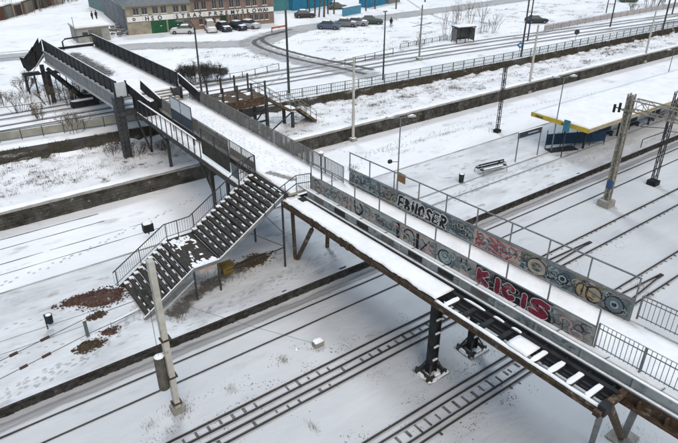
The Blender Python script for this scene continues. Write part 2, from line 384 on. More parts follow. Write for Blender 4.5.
# ------------------------------------------------------------------ railway tracks
def track(ya, yb, label, x0, x1, guards=None, sleepers=(), tip=None, top=.15):
    t = thing('railway_track', label, 'railway track', ((x0 + x1) / 2, (ya + yb) / 2, 0), 'railway tracks beside the platform')
    def rail(path, nm, lim=None):
        b = MB()
        for p, q in zip(path, path[1:]):
            p = V(p); q = V(q); z = V((0, 0, 1))
            b.beam(p + z * (top - .02), q + z * (top - .02), .072 if top > .05 else .05, .04); b.beam(p + z * (top / 2 - .03), q + z * (top / 2 - .03), .03, top - .02)
        b.ch = []; b.build(nm, RAILM, t)
    for y in (ya, yb): rail([(x0, y, 0), (x1, y, 0)], 'rail')
    if guards:
        ga, gb, gx0 = guards
        if tip:
            yc = (ga + gb) / 2
            for g in (ga, gb): rail([(gx0, g, 0), (tip - 4.5, g, 0), (tip, yc + (.05 if g > yc else -.05), 0)], 'guard_rail')
            MB().box((tip - .4, yc - .12, 0), (tip + .3, yc + .12, .1)).build('guard_rail_nose', RAILM, t)
        else:
            for g in (ga, gb): rail([(gx0, g, 0), (x1, g, 0)], 'guard_rail')
    me = None
    for (sx0, sx1, yl, yh, dens) in sleepers:
        x = sx0
        while x < sx1:
            if random.random() < dens:
                wd = random.uniform(.08, .16)
                a = random.uniform(0, .16); c = random.uniform(0, .16)
                MB().box((x, yl + a, -.1), (x + wd, yh - c, .062 + random.uniform(0, .014))).build('sleeper', SLEEP, t)
            x += .62
    return t
Y1a, Y1b, Y2a, Y2b = 19.58, 18.03, 14.33, 12.78
track(Y1a, Y1b, 'railway track nearer the platform with guard rails ending in a point', -30, 160, (19.02, 18.52, -30), tip=36.2,
      sleepers=[(1, 14, 19.05, 19.53, .85), (1, 14, 18.1, 18.45, .6), (14, 24, 18.55, 19.0, .8), (24, 60, 19.40, 19.52, .8), (24, 60, 17.84, 17.96, .8)])
track(Y2a, Y2b, 'railway track farthest from the platform with sleepers showing between its guard rails', -30, 160, (13.88, 13.12, -30), tip=36.2,
      sleepers=[(12, 21, 13.2, 13.8, 1.), (21, 29, 13.25, 13.75, .7), (12, 60, 12.60, 12.70, .7), (24, 60, 14.15, 14.26, .8)])
track(24.43, 22.98, 'snow-filled track running right along the dark front wall of the platform', -30, 160, top=.10)
track(44.6, 43.1, 'track almost buried in snow below the stone retaining wall', -40, 9, top=.022)
track(40.9, 39.45, 'buried track behind the platform, only faint rail lines in snow', -40, 12, top=.018)
# ballast grit showing through the snow along the rails
def scatter(n, fn, r0, r1, name, m, parent=None, kind='stuff'):
    b = MB()
    for _ in range(n):
        p = fn();
        if p is None: continue
        r = random.uniform(r0, r1); a = random.uniform(0, 6.28); k = len(b.v)
        for q in range(3): b.v.append((p[0] + r * cos(a + q * 2.1), p[1] + r * sin(a + q * 2.1), p[2]))
        b.v.append((p[0], p[1], p[2] + r * .8)); b.f += [(k, k + 1, k + 3), (k + 1, k + 2, k + 3), (k + 2, k, k + 3)]
    return b.build(name, m, parent, kind=kind)
def grit():
    y0, sd, a, z = random.choice([(20.15, .28, 0, 20), (20.15, .28, 0, 20), (17.6, .2, 4, 34), (12.3, .35, 11, 30), (12.3, .35, 11, 30), (14.9, .25, 10, 26), (18.8, .3, 0, 30), (13.5, .3, 10, 30), (17.4, .3, 12, 40), (21.2, .4, 5, 16)])
    x = random.uniform(a, z); y = random.gauss(y0, sd)
    if N(x, y, 4, .9) < -.02: return None
    return (x, y, .035)
tag(scatter(4200, grit, .018, .045, 'ballast_stones', BALL), 'dark ballast stones poking through the snow beside the rails', 'ballast')

# ------------------------------------------------------------------ footbridge
def W(x, y, z):
    if y >= 28: return (x, y, z)
    s = 28 - y; return (x + s * (.01 + (x - 18.2) / 2.3 * .017), y, z + s * .0225)
fb = thing('footbridge', 'long snowy footbridge crossing the tracks, with graffiti-covered side panels', 'footbridge', (19.3, 22, 0))
def part(b, name, m, parent=fb, kind=None, label=None, warp=True, smooth=False):
    if warp: b.warp(W)
    return b.build(name, m, parent, kind=kind, label=label, smooth=smooth)
DZ = 5.95
YS = frange(-6, 28, 2.)
def slab(x0, x1, y0, y1, z0, z1, seg=2.):
    b = MB(); ys_ = frange(y0, y1, seg)
    b.beam(((x0 + x1) / 2, y0, (z0 + z1) / 2), ((x0 + x1) / 2, y1, (z0 + z1) / 2), abs(x1 - x0), z1 - z0, seg=len(ys_) - 1)
    return b
def strip_slab(x0f, x1f, ys_, z0, z1, nx=6, amp=.02):
    'snow blanket with uneven top and closed sides'
    b = MB(); n = len(ys_)
    for y in ys_:
        xa, xb = x0f(y), x1f(y)
        for i in range(nx + 1):
            t = i / nx; ed = min(t, 1 - t) * nx; z = z1 - (.5 * (z1 - z0) if ed < .5 else 0) + (amp * N(xa + t * 3, y, 1, 1.3) if ed > .5 else 0)
            b.v.append((xa + (xb - xa) * t, y, z))
        b.v += [(xa, y, z0), (xb, y, z0)]
    m = nx + 3
    for j in range(n - 1):
        a = j * m; c = a + m
        for i in range(nx): b.f.append((a + i, a + i + 1, c + i + 1, c + i))
        b.f += [(a + nx + 1, a, c, c + nx + 1), (a + nx, a + nx + 2, c + nx + 2, c + nx)]
    b.f += [tuple([nx + 1] + list(range(nx, -1, -1))[::-1] + [nx + 2])[::-1]]
    e = (n - 1) * m; b.f += [tuple([e + nx + 1] + [e + i for i in range(nx + 1)] + [e + nx + 2])]
    return b
part(slab(18.05, 20.75, -6, 28, DZ - .16, DZ), 'deck', CONC)
part(slab(16.75, 20.45, 28, 51.9, DZ - .16, DZ), 'deck', CONC, warp=False)
part(strip_slab(lambda y: 18.06, lambda y: 20.6, frange(-6, 28, .5), DZ + .002, DZ + .07, 8, .03), 'snow', SNOWC, smooth=True, kind='stuff')
part(strip_slab(lambda y: 16.88, lambda y: 20.3, frange(28, 50.6, .5), DZ + .002, DZ + .07, 10, .03), 'snow', SNOWC, warp=False, smooth=True, kind='stuff')
# fascia plates under the panels, a snow-topped pipe in front of them
FASC = mat('fascia_grey', (.36, .385, .385), (.25, .27, .27), .6, 1.4, .2, 15., c3=(.12, .115, .10), s3=1.8, t3=.60)
y = 27.8; k = 0
while y > -5:
    part(MB().box((17.98, y - 2.09, DZ - .5), (18.04, y - .03, DZ + .02)), 'fascia_plate', FASC)
    part(MB().box((17.93, y - .10, DZ - .48), (17.979, y - .02, DZ)), 'stiffener', FASC)
    part(MB().beam((17.78, y - 1.0, 6.08), (18.2, y - 1.0, 6.02), .03), 'pipe_bracket', GREY)
    if y > 15: part(MB().box((17.955, y - 1.75, DZ - .40), (17.978, y - .75, DZ - .08)), 'vent_board', TREAD if k % 3 else OLIVE)
    y -= 2.12; k += 1
b = MB(); b.tube([(17.78, y, 6.10) for y in frange(28.6, -6, 1.)], .045, 8); part(b, 'pipe', LGREY)
part(strip_slab(lambda y: 17.73, lambda y: 17.83, frange(-6, 28.6, .5), 6.125, 6.175, 2, .0), 'snow', SNOWC, kind='stuff', smooth=True)
part(slab(17.80, 17.98, -6, 28, DZ - .52, DZ - .47), 'lower_ledge', GREY)
part(strip_slab(lambda y: 17.82, lambda y: 17.92 + .02 * N(y, 0, 0, 2), frange(-6, 28, .5), DZ - .468, DZ - .42, 2, .0), 'snow', SNOWC, kind='stuff', smooth=True)
part(slab(17.82, 18.15, 6.6, 28, DZ - .95, DZ - .53), 'girder', BLACK)
part(slab(17.82, 18.15, -6, 6.6, DZ - .95, DZ - .53), 'girder', RUST)
part(slab(20.4, 20.65, -6, 28, DZ - .85, DZ - .2), 'girder', RUST)
for y in frange(-5, 27, 1.0): part(MB().box((17.66, y, DZ - 1.0), (17.815, y + .08, DZ - .6)), 'gusset', BLACK if y > 6 else RUST)
part(slab(17.6, 17.9, 6.6, 27, DZ - 1.06, DZ - .97), 'lower_flange', BLACK); part(slab(17.6, 17.9, -6, 6.6, DZ - 1.06, DZ - .97), 'lower_flange', RUST)
part(slab(17.0, 17.2, 28, 51.9, DZ - .75, DZ - .18), 'girder', DSTEEL, warp=False)
part(slab(19.9, 20.1, 28, 51.9, DZ - .75, DZ - .18), 'girder', DSTEEL, warp=False)

# --- graffiti machinery
def ribbon(strokes, wd, layer, X, Y0, Z0, face=-1):
    'flat paint strokes; strokes are lists of (u, v): u metres towards the camera end, v metres up'
    b = MB()
    for st in strokes:
        P = smooth([(u, v, 0) for u, v in st], .05) if len(st) > 1 else [V((*st[0], 0)), V((st[0][0] + .001, st[0][1], 0))]
        n = len(P); off = layer * .003
        for i, p in enumerate(P):
            d = P[min(i + 1, n - 1)] - P[max(i - 1, 0)]; d = d.normalized() if d.length > 1e-9 else V((1, 0, 0)); a = V((-d.y, d.x, 0)) * wd / 2
            k = len(b.v); off += 2e-5
            if i < n - 1:
                q = P[i + 1]; d2 = P[min(i + 2, n - 1)] - P[i]; d2 = d2.normalized() if d2.length > 1e-9 else d; a2 = V((-d2.y, d2.x, 0)) * wd / 2
                for r in (p + a, p - a, q - a2, q + a2): b.v.append((X + face * off, Y0 - r.x, Z0 + r.y))
                b.f.append((k, k + 1, k + 2, k + 3))
            if i in (0, n - 1):
                k = len(b.v); off += 2e-5
                for j in range(10): b.v.append((X + face * off, Y0 - p.x - wd / 2 * cos(j * .628), Z0 + p.y + wd / 2 * sin(j * .628)))
                b.f.append(tuple(range(k, k + 10)))
    return b
GL = {'K': [[(0, 0), (0, 1)], [(.65, 1), (.05, .5), (.7, 0)]], 'I': [[(.2, 0), (.2, 1)]], 'i': [[(.2, 0), (.2, .55)], [(.2, .88)]],
      'C': [[(.65, .85), (.3, 1), (0, .6), (.05, .2), (.4, 0), (.7, .15)]], 'S': [[(.7, .88), (.35, 1), (.08, .75), (.4, .5), (.7, .25), (.4, 0), (0, .12)]],
      'E': [[(.65, 1), (0, .98), (0, .5), (0, 0), (.65, .02)], [(0, .5), (.55, .5)]], 'H': [[(0, 0), (0, 1)], [(.65, 0), (.65, 1)], [(0, .5), (.65, .5)]],
      'O': [[(.35, 1), (0, .6), (.1, .1), (.45, 0), (.7, .45), (.55, .9), (.33, 1)]], 'R': [[(0, 0), (0, 1)], [(0, 1), (.6, .9), (.55, .55), (.05, .5), (.7, 0)]],
      'U': [[(0, 1), (.02, .3), (.3, 0), (.62, .3), (.65, 1)]], 'N': [[(0, 0), (0, 1)], [(0, 1), (.6, 0)], [(.6, 0), (.6, 1)]],
      'B': [[(0, 0), (0, 1)], [(0, 1), (.55, .85), (.1, .52), (.65, .3), (.4, 0), (0, 0)]], 'G': [[(.65, .85), (.3, 1), (0, .6), (.1, .1), (.5, 0), (.68, .4), (.38, .45)]]}
def word(s, u0, adv, w_, h, v0=.1, tilt=.0):
    out = []; u = u0
    for ch in s:
        if ch != ' ':
            for st in GL[ch]: out.append([(u + a * w_ + b_ * tilt, v0 + b_ * h) for a, b_ in st])
        u += adv * (.55 if ch in 'Ii' else 1)
    return out
def swirl(u0, u1, n, rng, v0=.1, v1=.9, closed=.5):
    out = []
    for _ in range(n):
        cx = rng.uniform(u0 + .15, u1 - .15); cy = rng.uniform(v0 + .1, v1 - .1); r = rng.uniform(.10, .32); a0 = rng.uniform(0, 6.28); sw_ = rng.uniform(2.5, 6.); k = 7
        pts = []
        for i in range(k):
            t = i / (k - 1); rr = r * (1 - .4 * t) ; px = cx + 1.3 * rr * cos(a0 + sw_ * t); py = cy + rr * sin(a0 + sw_ * t)
            pts.append((min(max(px, u0 + .04), u1 - .04), min(max(py, v0 - .03), v1 + .04)))
        out.append(pts)
    return out
PAINT = {'ink': mat('ink_black', (.012, .012, .014), rough=.5), 'bright': mat('bright_white', (.60, .61, .60), rough=.6)}
PAINT.update({k: flat('paint_' + k, c, .5) for k, c in dict(black=(.02, .02, .022), white=(.52, .53, .52), red=(.20, .022, .045), pink=(.46, .31, .29), teal=(.13, .23, .235), aqua=(.27, .37, .38),
         blue=(.10, .19, .26), olive=(.24, .22, .12), ochre=(.33, .26, .15), grey=(.20, .205, .20), crimson=(.34, .06, .08), sand=(.40, .35, .30), slate=(.11, .145, .17)).items()})
def panel(X, ya, yb, z0, z1, base, layers, parent=fb, th=.05):
    'board standing between posts with layered paint; faces the tracks side'
    b = MB()
    b.box((X, yb, z0), (X + th, ya, z1))
    p = part(b, 'panel', base)
    h = z1 - z0
    for k, (strokes, wd, col) in enumerate(layers):
        g = ribbon([[(u, v * h) for u, v in s] for s in strokes], wd, k + 1, X, ya, z0)
        cl = []
        g.v = [(x, max(min(y, ya - .01), yb + .01), max(min(z, z1 - .005), z0 + .005)) for x, y, z in g.v]
        g.warp(W); o = g.build('graffiti', PAINT[col], p)
    return p
rg = random.Random(3)
def posts(X, ys_, z0, z1, m=GREY, r=.05, name='post'):
    for y in ys_: part(MB().box((X - r / 2, y - r / 2, z0), (X + r / 2, y + r / 2, z1)), name, m)

# --- far fence with high frame and painted panels (px 349-634)
FX = 20.52
fy = [26.9, 25.0, 22.85, 20.85, 18.82, 16.75, 14.68, 12.62, 10.6, 8.5]
posts(FX + .06, fy, DZ, 8.08)
b = slab(FX + .03, FX + .09, 8.47, 26.93, 8.06, 8.11); part(b, 'top_rail', GREY)
b = slab(FX + .03, FX + .09, 8.5, 26.9, 7.02, 7.06); part(b, 'middle_rail', GREY)
def wirenet(X, ya, yb, z0, z1, st=.3):
    b = MB()
    for y in frange(ya, yb, st): b.beam((X, y, z0), (X, y, z1), .006)
    for z in frange(z0, z1, st): b.beam((X, ya, z), (X, yb, z), .006, seg=8)
    return b
def scrawl(u0, u1, n, rng, w_, cols):
    out = []
    for k, c_ in enumerate(cols): out.append((swirl(u0, u1, n, rng), w_ * (1 - .13 * k), c_))
    return out
GB = PAINT['grey']
def wild(L_, cols, n=10, w_=.10):
    return scrawl(0, L_, n, rg, w_, cols) + [(swirl(0, L_, n, rg), .035, 'black'), (swirl(0, L_, n // 2, rg), .025, 'white'), (swirl(0, L_, n, rg), .02, 'slate')]
fb_edges = [26.9, 25.4, 24.0, 22.5, 20.45, 18.4, 16.8, 15.3, 13.9, 12.5, 11.1, 9.8, 8.5]
far = [
 (PAINT['slate'], lambda L_: wild(L_, ('teal', 'aqua', 'grey'))), (PAINT['slate'], lambda L_: wild(L_, ('blue', 'aqua', 'teal'))),
 (GB, lambda L_: wild(L_, ('olive', 'ochre', 'grey'), 8)),
 (PAINT['slate'], lambda L_: [(swirl(0, L_, 9, rg), .16, 'white')]), (PAINT['slate'], lambda L_: [(swirl(0, L_, 9, rg), .16, 'white')]),
 (PAINT['grey'], lambda L_: wild(L_, ('teal', 'aqua', 'aqua', 'slate'))),
 (GB, lambda L_: [([[(0, .5), (L_, .5)]], .9, 'pink'), (swirl(0, L_, 7, rg), .2, 'sand'), (swirl(0, L_, 3, rg), .05, 'white')]), (GB, lambda L_: [([[(0, .5), (L_, .5)]], .9, 'pink'), (swirl(0, L_, 7, rg), .2, 'sand'), (swirl(0, L_, 3, rg), .05, 'white')]),
 (GB, lambda L_: wild(L_, ('sand', 'teal', 'olive'), 9)), (GB, lambda L_: wild(L_, ('teal', 'slate', 'aqua'), 10, .08)),
 (GB, lambda L_: wild(L_, ('olive', 'sand'), 6)), (GB, lambda L_: wild(L_, ('slate', 'teal', 'grey'), 9)),
]
for ya, yb in zip(fy, fy[1:]): pass
for (ya, yb), (base, fn) in zip(zip(fb_edges, fb_edges[1:]), far):
    panel(FX, ya - .01, yb + .01, DZ + .03, 7.0, base, fn(ya - yb - .02))
def over(X, ya, z0, h, layers, lay0=10, yb=None):
    for k, (strokes, wd, col) in enumerate(layers):
        ribbon([[(u, v * h) for u, v in s] for s in strokes], wd, lay0 + k, X, ya, z0).warp(W).build('graffiti', PAINT[col], fb)
circ = lambda cx, cy, rx, ry, n=14: [(cx + rx * cos(a * .5), cy + ry * sin(a * .5)) for a in range(n)]
FZ = DZ + .03
wd_ = word('EBHOSER', .10, .54, .46, .66, .18, .10)
over(FX, 22.4, FZ, .97, [(wd_, .27, 'bright'), (wd_, .175, 'ink'), (swirl(.1, 3.9, 12, random.Random(12)), .035, 'ink'), (swirl(.1, 3.9, 9, random.Random(13)), .028, 'bright'), ([[(.1, .04), (1.2, .03), (2.6, .05), (3.9, .03)]], .05, 'black')])
over(FX, 16.7, FZ, .97, [([circ(.38, .70, .17, .16), [(.15, .95), (.2, .6), (.15, .3), (.55, .45), (.3, .15), (.8, .1)], [(.9, .9), (1.4, .62), (1.0, .50), (1.7, .28)], [(1.3, .95), (1.9, .75), (1.6, .55), (2.3, .42), (2.0, .2)], [(2.2, .9), (2.6, .7), (2.5, .4)], [(1.0, .3), (1.5, .12), (2.4, .1)]], .06, 'crimson'), ([[(.0, .03), (1.4, .025), (2.75, .03)]], .07, 'crimson'), ([[(.7, .75), (1.1, .7)], [(1.7, .4), (2.2, .6)]], .03, 'black')])
over(FX, 13.7, FZ, .97, [([circ(.7, .52, .38, .33)], .20, 'sand'), ([circ(.7, .52, .5, .42, 12)], .035, 'black'), ([circ(.55, .55, .13, .12)], .07, 'olive'), ([circ(2.05, .55, .16, .15)], .08, 'aqua'), ([circ(2.05, .55, .25, .23)], .03, 'black'), ([circ(2.05, .55, .07, .07)], .05, 'black')])
over(FX, 11.0, FZ, .97, [([circ(.32, .45, .17, .22)], .2, 'ochre'), ([circ(.88, .50, .22, .24)], .2, 'ochre'), ([circ(.88, .5, .36, .40, 12)], .05, 'black'), ([circ(.32, .45, .28, .35, 10)], .04, 'black'), ([[(.6, .62), (1.2, .48)], [(.33, .2), (.36, .8)], [(.7, .3), (.9, .25)]], .045, 'black')])
over(FX, 9.7, FZ, .97, [([circ(.5, .5, .30, .28)], .16, 'slate'), ([circ(.5, .5, .16, .15)], .08, 'aqua'), ([circ(.5, .5, .42, .40, 13)], .04, 'black'), ([circ(.5, .48, .07, .07)], .04, 'black'), ([[(1.0, .9), (1.12, .4), (1.05, .05)]], .06, 'slate')])
for k_, (col_, n_, w2) in enumerate((('slate', 40, .08), ('black', 46, .035), ('white', 30, .022), ('sand', 14, .05), ('black', 30, .022))):
    over(FX, 26.85, FZ, .97, [(swirl(0, 18.3, n_, random.Random(30 + k_)), w2, col_)], lay0=4 + k_)
# --- near fence with painted panels (px 313-593)
NX = 18.2
ny = [27.75, 25.6, 23.42, 21.3, 19.24, 17.1, 14.95, 12.8, 10.7, 8.5]
posts(NX + .06, ny, DZ, 7.78)
part(slab(NX + .035, NX + .085, 8.47, 27.78, 7.76, 7.80), 'top_rail', GREY)
part(slab(NX + .03, NX + .09, 8.5, 26.9, 6.9, 6.94), 'middle_rail', GREY)
nb_edges = [27.7, 25.6, 23.45, 21.8, 19.5, 17.1, 15.4, 14.4, 12.4, 10.35, 8.5]
near = [
 (PANG, lambda L_: [([[(.15, .1), (.2, .95)], [(.5, .05), (.5, .95)]], .05, 'grey'), ([[(1.0, .15), (1.25, .5), (1.2, .95)]], .16, 'pink'), ([[(.75, .1), (.8, .9)]], .10, 'sand'), (swirl(.1, L_, 4, rg), .02, 'slate'), ([[(1.55, .9), (1.9, .6), (1.6, .3), (1.85, .05)]], .14, 'aqua')]),
 (PANG, lambda L_: [([[(.1, .9), (.5, .6), (.15, .3), (.4, .05)], [(.35, .9), (.6, .45), (.35, .1)]], .12, 'aqua'), ([[(.1, .95), (.55, .6), (.2, .3), (.5, .03)]], .03, 'black'), ([[(1.0, .05), (1.0, .95)], [(1.35, .1), (1.5, .9)], [(1.05, .85), (1.45, .15)]], .15, 'pink'), ([[(1.05, .05), (1.02, .95)], [(1.1, .9), (1.5, .1)], [(1.55, .05), (1.6, .95)]], .045, 'black'), ([[(1.9, .05), (1.9, .95)]], .1, 'slate')]),
 (PANG, lambda L_: [([[(.1, .9), (.15, .3), (.45, .1), (.75, .35), (.8, .6), (.6, .85)]], .13, 'ink'), ([[(.75, .55), (1.1, .65), (1.05, .35)], [(1.0, .8), (1.25, .5)]], .05, 'slate'), ([[(1.4, .05), (1.4, .95)]], .03, 'black')]),
 (PANG, lambda L_: [([[(.2, .55), (2.0, .5)]], .62, 'aqua'), ([[(.1, .5), (1.9, .5)]], .45, 'grey'), ([[(.25, .75), (.6, .78), (.3, .5), (.65, .45)]], .06, 'black'), ([[(1.0, .45), (1.7, .32)]], .05, 'blue'), ([[(2.12, .03), (2.12, .97)]], .24, 'ink')]),
 (PANG, lambda L_: [([[(.1, .5), (1.0, .45)]], .75, 'pink'), ([[(1.5, .5), (2.1, .5)]], .7, 'pink'), (swirl(0, L_, 5, rg), .16, 'sand'), ([circ(.55, .42, .14, .16, 10), [(.3, .2), (.35, .75), (.7, .92), (1.0, .7), (1.05, .1)]], .085, 'ink'), ([[(1.28, .03), (1.28, .97)]], .2, 'ink'), ([[(1.55, .1), (2.1, .85)], [(1.6, .75), (1.9, .5)]], .07, 'ink')]),
 (PANG, lambda L_: [([[(.15, .03), (.15, .97)]], .12, 'slate'), ([[(.6, .95), (.7, .85)]], .3, 'aqua'), ([circ(.78, .44, .22, .20)], .32, 'aqua'), ([circ(.78, .44, .42, .40, 13)], .07, 'ink'), ([[(1.3, .9), (1.38, .5), (1.25, .1)]], .14, 'slate'), ([circ(.78, .44, .2, .18)], .03, 'white')]),
 (PANG, lambda L_: [([[(.1, .85), (.12, .5), (.4, .35), (.7, .6)], [(.4, .95), (.42, .6)]], .09, 'ink'), ([[(.1, .15), (.9, .2)]], .14, 'sand'), ([[(.02, .03), (.02, .97)]], .05, 'grey')]),
 (PAINT['black'], lambda L_: [(swirl(0, L_, 4, rg), .03, 'slate')]), (PAINT['black'], lambda L_: [(swirl(.8, L_, 7, rg), .03, 'grey')]),
 (PANG, lambda L_: [([[(.25, .95), (.5, .5), (.55, .05)]], .05, 'black'), (swirl(.2, L_, 8, rg), .02, 'slate'), (swirl(.2, L_, 4, rg), .05, 'grey')]),
]
for (ya, yb), (base, fn) in zip(zip(nb_edges, nb_edges[1:]), near):
    panel(NX, ya - .01, yb + .01, DZ + .03, 6.9, base, fn(ya - yb - .02))
wd_ = word('KICi', .18, .92, .66, .62, .19) + [[(3.78, .80), (3.40, .84), (3.10, .68), (3.35, .50), (3.72, .34), (3.50, .16), (3.02, .20)]]
for k_, (col_, n_, w2) in enumerate((('slate', 20, .03), ('black', 12, .025), ('white', 10, .03), ('teal', 5, .04))):
    over(17.978, 27.4, DZ - .47, .46, [(swirl(0, 18.5, n_, random.Random(70 + k_)), w2, col_)], lay0=1 + k_)
for k_, (col_, n_, w2) in enumerate((('grey', 20, .14), ('slate', 30, .04), ('pink', 12, .09), ('aqua', 12, .07), ('black', 30, .03), ('white', 14, .02))):
    over(NX, 27.6, DZ + .03, .9, [(swirl(0, 19, n_, random.Random(50 + k_)), w2, col_)], lay0=4 + k_)
over(NX, 14.35, DZ + .03, .9, [(wd_, .33, 'bright'), (wd_, .275, 'red'), ([[(1.48, .62), (1.5, .6)], [(2.25, .66), (2.26, .64)], [(.86, .66), (.87, .64)], [(3.3, .62), (3.34, .6)]], .09, 'ink'), (swirl(.2, 3.9, 7, random.Random(14)), .02, 'ink')])

# --- railings with balusters
def railing(X, ys_, ztop, bars, m=GREY, z0=DZ + .02, warp=True, rails=(0,), group=None, stuff=False, r=.04, bw=.02):
    f = part(slab(X - r / 2, X + r / 2, ys_[0], ys_[-1], ztop - .04, ztop), 'railing', m, warp=warp)
    for zz in rails:
        b = slab(X - .015, X + .015, ys_[0], ys_[-1], zz - .03, zz)
        if warp: b.warp(W)
        b.build('rail', m, f)
    for y in ys_:
        b = MB().box((X - .03, y - .03, z0), (X + .03, y + .03, ztop - .04))
        if warp: b.warp(W)
        b.build('post', m, f)
    if bars:
        bb = MB(); lo = ys_[0]; hi = ys_[-1]
        for y in frange(min(lo, hi), max(lo, hi), bars):
            q = MB().box((X - bw / 2, y - bw / 2, z0 + .1), (X + bw / 2, y + bw / 2, ztop - .04))
            if warp: q.warp(W)
            if stuff: bb.add(q.v, q.f)
            else: q.build('baluster', m, f)
        if stuff: bb.build('baluster', m, f, kind='stuff')
    return f
railing(18.26, [8.4, 6.6, 4.8, 3.0, 1.2, -.6, -2.4], 7.2, .17, GREY, rails=(6.15, 6.95))
railing(20.95, [8.4, 6.6, 4.8, 3.0, 1.2, -.6, -2.4], 7.15, .19, GREY, rails=(6.15, 6.95))
part(slab(18.22, 18.3, -2.4, 8.4, 7.2, 7.225), 'snow', SNOWC)
# north part of the bridge: far side rail with beige boards, then open balusters
railing(20.32, frange(51.0, 27.2, 1.98), 7.18, .16, GREY, rails=(6.2,), warp=False, stuff=True, bw=.04)
ys_ = frange(50.6, 30.6, 1.25)
for i, (a, c) in enumerate(zip(ys_, ys_[1:])):
    hgt = 7.08 if i % 3 else 7.0
    m_ = OLIVE if i in (2, 3, 4) else BEIGE
    bq = MB()
    if i < 8: bq.box((20.35, c + .03, DZ + .08), (20.375, a - .03, hgt))
    else:
        for yy in frange(c + .12, a - .12, .21): bq.box((20.35, yy - .055, DZ + .08), (20.375, yy + .055, 7.05))
    bq.build('panel', m_, fb)
# near side rail X=16.8 with beige boards
railing(16.8, frange(50.6, 32.3, 1.83), 7.12, .16, GREY, rails=(6.25,), warp=False, stuff=True, bw=.03)
for a, c in zip(frange(50.4, 36.2, 1.2), frange(50.4, 36.2, 1.2)[1:]):
    MB().box((16.83, c + .02, DZ + .05), (16.855, a - .02, 6.98)).build('panel', BEIGE, fb)
for a, c in zip(frange(36.0, 32.4, .9), frange(36.0, 32.4, .9)[1:]):
    MB().box((16.83, c + .02, DZ + .05), (16.85, a - .02, 6.55)).build('panel', BEIGE, fb)
# cage return by the top of the stairs
cg = MB()
for z in (7.1, 6.3):
    cg.beam((15.35, 31.9, z), (16.8, 32.3, z), .04)
for t in frange(0, 1, .14): cg.beam((15.35 + 1.45 * t, 31.9 + .4 * t, 5.6 + .4 * t), (15.35 + 1.45 * t, 31.9 + .4 * t, 7.1), .02)
cg.beam((15.35, 31.9, 5.5), (15.35, 31.9, 7.1), .07); cg.beam((16.8, 32.3, DZ), (16.8, 32.3, 7.1), .07)
part(cg, 'railing', PIER, warp=False)
# short railing on the other side of the stair opening
cg = MB()
p0, p1 = V((17.55, 27.9, 0)), V((15.2, 28.05, 0))
for h in (1.1, .55):
    cg.beam((18.2, 27.75, DZ + h), (17.3, 28.0, DZ + h), .04); cg.beam((17.3, 28.0, DZ + h), (15.0, 28.0, 4.95 + h), .04)
for t in (0, .35, .7, 1): cg.beam((17.3 - 2.3 * t, 28.0, DZ - 1.0 * t), (17.3 - 2.3 * t, 28.0, DZ - 1.0 * t + 1.1), .035)
cg.beam((18.2, 27.75, DZ), (18.2, 27.75, DZ + 1.1), .04)
part(cg, 'railing', DSTEEL, warp=False)
cg = MB()
for y in frange(27.75, 26.9, .14): cg.beam((18.22, y, DZ), (18.22, y, DZ + 1.05), .02)
for x in frange(17.35, 18.15, .14): cg.beam((x, 27.95, DZ), (x, 27.95, DZ + 1.05), .02)
part(cg, 'railing', GREY, warp=False)
# side shelf on the north part: snow covered tray outside the railing
part(slab(15.35, 16.7, 32.0, 51.9, 5.28, 5.42), 'side_shelf', DSTEEL, warp=False)
part(strip_slab(lambda y: 15.36 + .03 * N(y, 0, 0, 1.5), lambda y: 16.66, frange(32.05, 51.8, .4), 5.425, 5.52, 4, .03), 'snow', SNOWC, warp=False, kind='stuff', smooth=True)
part(slab(15.28, 15.36, 31.9, 51.9, 5.1, 5.44), 'edge_beam', DSTEEL, warp=False)
f = railing(15.36, frange(51.8, 37.8, 1.1), 6.72, None, PIER, z0=5.4, rails=(), warp=False, r=.07)
MB().pad((15.30, 37.8, 6.722), (15.42, 51.8, 6.79)).build('snow', SNOWC, f)
part(MB().box((15.37, 49.5, 5.52), (16.6, 50.1, 5.75)), 'cable_bundle', BLACK, warp=False)
# tall screens: blue-grey pair, and dark one with an arched grid
def screen(X, ya, yb, z0, zm, z1, mlow, mhigh, label, arch=False, n=2):
    t = MB()
    for k in range(n + 1):
        y = ya + (yb - ya) * k / n; t.beam((X, y, z0), (X, y, z1 - (.25 if arch and k == n else 0)), .06)
    t.beam((X, ya, z1), (X, yb + (.2 if arch else 0), z1), .05); t.beam((X, ya, zm), (X, yb, zm), .05); t.beam((X, ya, z0), (X, yb, z0), .05)
    if arch: t.beam((X, yb + .2, z1), (X, yb, z1 - .25), .05)
    o = part(t, 'screen', DSTEEL, warp=False, label=label)
    for k in range(n):
        a = ya + (yb - ya) * k / n; c = ya + (yb - ya) * (k + 1) / n
        MB().box((X - .01, a - .03, z0 + .03), (X + .01, c + .03, zm - .03)).build('board', mlow, o)
        if mhigh: MB().box((X - .01, a - .03, zm + .03), (X + .01, c + .03, z1 - .03)).build('board', mhigh, o)
        else:
            g = MB()
            for yy in frange(a, c, .16): g.beam((X, yy, zm), (X, yy, z1 - .05), .012)
            for zz in frange(zm, z1 - .05, .16): g.beam((X, a, zz), (X, c, zz), .012)
            g.build('wire_mesh', DSTEEL, o, kind='stuff')
    return o
screen(16.0, 44.3, 40.3, 6.65, 7.45, 8.45, BLUEP, PALEP, 'blue-grey double screen, dark below and pale above')
MB().box((15.97, 44.27, 5.5), (16.03, 44.33, 6.65)).build('screen_post', DSTEEL, fb); MB().box((15.97, 40.27, 5.5), (16.03, 40.33, 6.65)).build('screen_post', DSTEEL, fb)
screen(15.5, 37.7, 33.4, 5.85, 6.95, 7.72, TREAD, None, 'dark screen with a wire grid upper half and rounded corner', arch=True)
MB().box((15.49, 32.1, 5.7), (15.51, 33.2, 6.6)).build('board', flat('slate_board', (.12, .16, .18)), fb)

